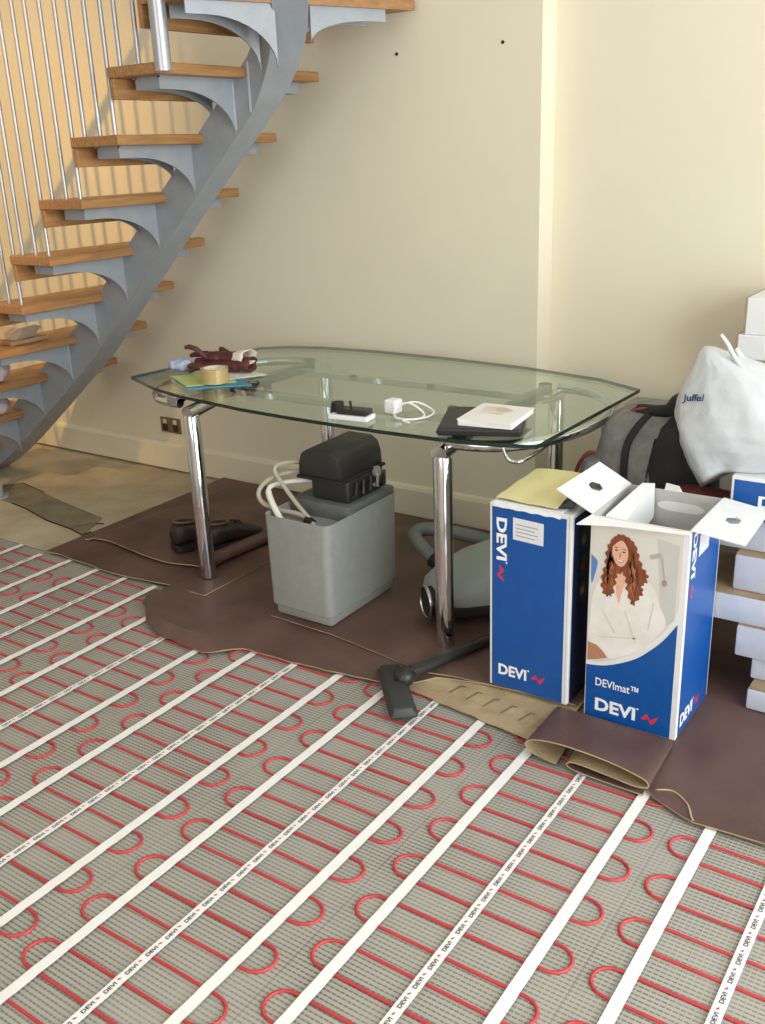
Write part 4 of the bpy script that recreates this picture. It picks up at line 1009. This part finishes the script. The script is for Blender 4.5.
# white carrier bag with printed word
cb = thing('carrier_bag', 'white plastic carrier bag with blue lettering and tied handles on the blue carton', 'bag', (-0.66, 2.76, 0.683))
secs = [(0.684, -0.685, -0.50, 0.10, 0.10), (0.715, -0.665, -0.44, 0.155, 0.12), (0.755, -0.655, -0.40, 0.195, 0.14), (0.80, -0.655, -0.38, 0.215, 0.15), (0.85, -0.665, -0.38, 0.20, 0.145), (0.89, -0.685, -0.39, 0.165, 0.13), (0.93, -0.70, -0.42, 0.135, 0.10), (0.965, -0.735, -0.5, 0.085, 0.07), (0.99, -0.772, -0.6, 0.042, 0.04), (1.006, -0.79, -0.7, 0.014, 0.016)]
bm = bmesh.new(); n = 72; rg = []
from_ = [(s[0], s) for s in secs]
def sec(z):
    for s0, s1 in zip(secs, secs[1:]):
        if z <= s1[0]:
            t_ = (z-s0[0])/(s1[0]-s0[0]); return [a+(b-a)*t_ for a, b in zip(s0, s1)]
    return list(secs[-1])
nzs = 44
def bag_pt(a, z):
    s = sec(z); t_ = (z-secs[0][0])/(secs[-1][0]-secs[0][0])
    c, sn = math.cos(a), math.sin(a)
    fold = 0.03*math.sin(a*5+z*9)*(1-abs(t_-0.45))+0.05*nz(c*2.2, sn*2.2, z*7)+0.09*abs(nz(c*3+z*6, sn*3, z*3))-0.05*abs(nz(c*5-z*8, sn*5, z*12))
    rx = s[3]*(1+fold); ry = s[4]*(1+fold)
    if c > 0: rx *= 1.25
    dr = 0.075*max(0, -c)**1.5*max(0, 1-t_*1.9)**2*(1 if sn < 0.3 else 0.6)     # the unsupported left side sags past the carton's edge
    return Vector((s[1]+c*rx+dr*0.25, 2.76+sn*ry-dr*0.5, z-dr))
for j in range(nzs+1):
    z = secs[0][0]+(secs[-1][0]-secs[0][0])*j/nzs
    rg.append([bm.verts.new(bag_pt(2*PI*k/n, z)) for k in range(n)])
for a, b in zip(rg, rg[1:]):
    for k in range(n): bm.faces.new((a[k], a[(k+1) % n], b[(k+1) % n], b[k]))
bm.faces.new(rg[0][::-1]); bm.faces.new(rg[-1]); obj('bag_body', bm, 'bag_white', cb, True)
def strip(pts, wd, name):
    bm = bmesh.new(); prev = None
    for i, p in enumerate(pts):
        wd_ = wd*(0.5+0.8*i/len(pts)); t_ = (pts[min(i+1, len(pts)-1)]-pts[max(i-1, 0)]).normalized(); s = t_.cross(Vector((0.1, -1, 0.1))).normalized()*wd_/2
        o_ = Vector((0, 0.004, 0))
        row = [bm.verts.new(p-s), bm.verts.new(p+Vector((0, -0.008, 0))), bm.verts.new(p+s), bm.verts.new(p+s+o_), bm.verts.new(p-s+o_)]
        if prev:
            for k in range(5): bm.faces.new((prev[k], prev[(k+1) % 5], row[(k+1) % 5], row[k]))
        else: bm.faces.new(row)
        prev = row
    bm.faces.new(prev[::-1]); obj(name, bm, 'bag_white', cb, True)
strip(smooth_path([(-0.755, 2.74, 1.046), (-0.735, 2.735, 1.025), (-0.71, 2.725, 0.99), (-0.685, 2.71, 0.965), (-0.655, 2.69, 0.94), (-0.62, 2.67, 0.92)], 5), 0.017, 'handle')
strip(smooth_path([(-0.72, 2.77, 1.005), (-0.70, 2.765, 0.98), (-0.665, 2.75, 0.95), (-0.62, 2.73, 0.935)], 5), 0.024, 'handle')
tx = fit_text('Juffel', 0.066, 0.024, 0.02); 
for v in tx.verts:     # wrapped round the film
    a = v.co.x; zz = 0.862+v.co.y+a*0.2; xx = -0.822+a
    best = None
    for k in range(240):
        an = PI+PI*k/240; p = bag_pt(an, zz)
        d_ = abs(p.x-xx)
        if p.y < 2.76 and (best is None or d_ < best[0]): best = (d_, p)
    v.co = best[1]+Vector((-0.003, -0.0035, 0))
me = bpy.data.meshes.new('lettering'); tx.to_mesh(me); tx.free(); finish('lettering', me, 'ink_blue', cb)

# ------------------------------------------------------------------ vacuum cleaner
vz = Z1+0.0135
vc = thing('vacuum_cleaner', 'grey canister vacuum cleaner behind the right chrome table leg', 'vacuum cleaner', (-1.463, 2.80, vz), 0.9)
Mv = Matrix.Translation((-1.463, 2.80, vz)) @ Matrix.Rotation(0.9, 4, 'Z') @ Matrix.Diagonal((1.15, 1, 1, 1))
secv = [(-0.235, 0.06, 0.03, 0.10), (-0.215, 0.105, 0.015, 0.145), (-0.16, 0.135, 0.006, 0.185), (-0.08, 0.148, 0.005, 0.22), (0.02, 0.15, 0.005, 0.242), (0.12, 0.142, 0.005, 0.238), (0.2, 0.115, 0.012, 0.20), (0.235, 0.06, 0.04, 0.14)]
def vacshell(zlo, zhi, grow):
    bm = bmesh.new(); rg = []; n = 32
    for x, hw, z0_, z1_ in secv:
        r = []
        for k in range(n):
            a = 2*PI*k/n; c, s = math.cos(a), math.sin(a); ex = 0.72
            Y = math.copysign(abs(c)**ex, c)*(hw+grow); Zz = (z0_+z1_)/2+math.copysign(abs(s)**ex, s)*((z1_-z0_)/2+grow)
            if s > 0: Y *= 1-0.12*s
            r.append(bm.verts.new((x, Y, min(max(Zz, zlo), zhi))))
        rg.append(r)
    for a, b in zip(rg, rg[1:]):
        for k in range(n): bm.faces.new((a[k], a[(k+1) % n], b[(k+1) % n], b[k]))
    bm.faces.new(rg[0][::-1]); bm.faces.new(rg[-1]); return bm
obj('lower_body', vacshell(0.0, 0.095, -0.004), 'vac_dark', vc, True, 50, M=Mv)
top_ = vacshell(0.085, 1.0, 0.0)
sh_ = obj('upper_shell', top_, 'vac_grey', vc, True, 50, M=Mv)
bm = bmesh.new(); tube(bm, [(-0.245, -0.02, 0.075), (-0.225, -0.02, 0.075)], 0.052, 24); obj('hose_port', bm, 'strap_black', vc, True, 40, M=Mv)
bm = bmesh.new(); tube(bm, [(-0.247+0.0*math.cos(a), -0.02+0.055*math.cos(a), 0.075+0.055*math.sin(a)) for a in [2*PI*q/28 for q in range(28)]], 0.006, 8, closed=True); obj('port_ring', bm, 'chrome', vc, True, M=Mv)
for s in (-1, 1):
    obj('wheel', tubebm([(0.13, s*0.135, 0.062), (0.13, s*0.158, 0.062)], 0.062, 24), 'black_plastic', vc, True, 40, M=Mv)
obj('hose', tubebm(smooth_path([(-1.60, 2.80, 0.10), (-1.70, 2.83, 0.105), (-1.77, 2.85, 0.13), (-1.83, 2.86, 0.17), (-1.868, 2.88, 0.195), (-1.86, 2.93, 0.20), (-1.80, 2.98, 0.19), (-1.70, 3.02, 0.17), (-1.55, 3.10, 0.12), (-1.40, 3.17, 0.06), (-1.31, 3.18, 0.055)], 6), 0.026, 12), 'vac_hose', vc, True)
obj('hose_cuff', tubebm([(-1.765, 2.848, 0.127), (-1.69, 2.826, 0.104)], 0.031, 14), 'strap_black', vc, True, 40)
wz = 0.075
wd = thing('vacuum_wand', 'black vacuum wand and floor nozzle lying beside the right chrome table leg', 'vacuum wand', (-1.45, 2.15, 0.018))
obj('tube', tubebm([(-1.327, 2.62, 0.049), (-1.425, 2.29, 0.052), (-1.455, 2.19, 0.058)], [0.018, 0.018, 0.020], 14), 'black_plastic', wd, True, 40)
Mn = Matrix.Translation((-1.455, 2.115, 0.0215)) @ Matrix.Rotation(-0.83, 4, 'Z')
bm = bmesh.new(); box(bm, -0.145, 0.145, -0.038, 0.045, 0.0, 0.03, bev=0.01, seg=3)
for v in bm.verts:
    if v.co.z > 0.015: v.co.y = v.co.y*0.75; v.co.x *= 0.94; v.co.z += 0.012*(1-(v.co.x/0.145)**2)
obj('nozzle', bm, 'vac_dark', wd, True, 40, M=Mn)
bm = bmesh.new(); ball(bm, (-1.456, 2.17, 0.055), (0.032, 0.036, 0.03)); obj('swivel_neck', bm, 'black_plastic', wd, True)

# ------------------------------------------------------------------ shoes beside the left table leg
def shoe(label, loc, rz):
    s = thing('shoe', label, 'shoe', loc, rz, 'dark shoes on the left vinyl sheet')
    Ms = Matrix.Translation(loc) @ Matrix.Rotation(rz, 4, 'Z') @ Matrix.Diagonal((0.9, 1.08, 1.35, 1))
    bm = bmesh.new(); n = 28; rg = []
    S = [(-0.14, 0.022, 0.02, 0.065), (-0.125, 0.036, 0.018, 0.082), (-0.09, 0.039, 0.018, 0.086), (-0.03, 0.036, 0.018, 0.075), (0.02, 0.040, 0.018, 0.072), (0.07, 0.047, 0.018, 0.058), (0.11, 0.044, 0.018, 0.048), (0.14, 0.03, 0.018, 0.038), (0.152, 0.012, 0.02, 0.03)]
    for x, hw, z0_, z1_ in S:
        rg.append([bm.verts.new((x, hw*math.copysign(abs(math.cos(2*PI*k/n))**0.75, math.cos(2*PI*k/n)), (z0_+z1_)/2+(z1_-z0_)/2*math.copysign(abs(math.sin(2*PI*k/n))**0.8, math.sin(2*PI*k/n)))) for k in range(n)])
    for a, b in zip(rg, rg[1:]):
        for k in range(n): bm.faces.new((a[k], a[(k+1) % n], b[(k+1) % n], b[k]))
    bm.faces.new(rg[0][::-1]); bm.faces.new(rg[-1]); obj('upper', bm, 'shoe_leather', s, True, M=Ms)
    out = [(x, hw+0.004) for x, hw, _, _ in S]+[(x, -hw-0.004) for x, hw, _, _ in S[::-1]]
    obj('sole', prism(out, lambda a, b: (a, b, 0.0), lambda a, b: (a, b, 0.02)), 'strap_black', s, M=Ms)
    obj('opening', tubebm([(-0.075+0.05*math.cos(a), 0.027*math.sin(a), 0.086-0.10*0.05*math.cos(a)) for a in [2*PI*q/24 for q in range(24)]], 0.0045, 6, closed=True), 'shoe_edge', s, True, M=Ms)
    bm = bmesh.new(); ball(bm, (-0.072, 0, 0.083), (0.046, 0.024, 0.005)); obj('insole', bm, 'strap_black', s, True, M=Ms)
    for q in range(3): obj('lace', tubebm([(0.0+0.018*q, -0.018, 0.075-0.004*q), (0.004+0.018*q, 0, 0.080-0.004*q), (0.0+0.018*q, 0.018, 0.075-0.004*q)], 0.003, 6), 'strap_black', s, True, M=Ms)
SZ = Z1+0.022+0.008
shoe('dark leather shoe with its heel to the left of the chrome table leg', (-2.81, 2.69, SZ), 1.25)
shoe('dark leather shoe behind the chrome table leg against the rolled vinyl edge', (-2.675, 2.745, SZ), 1.25)
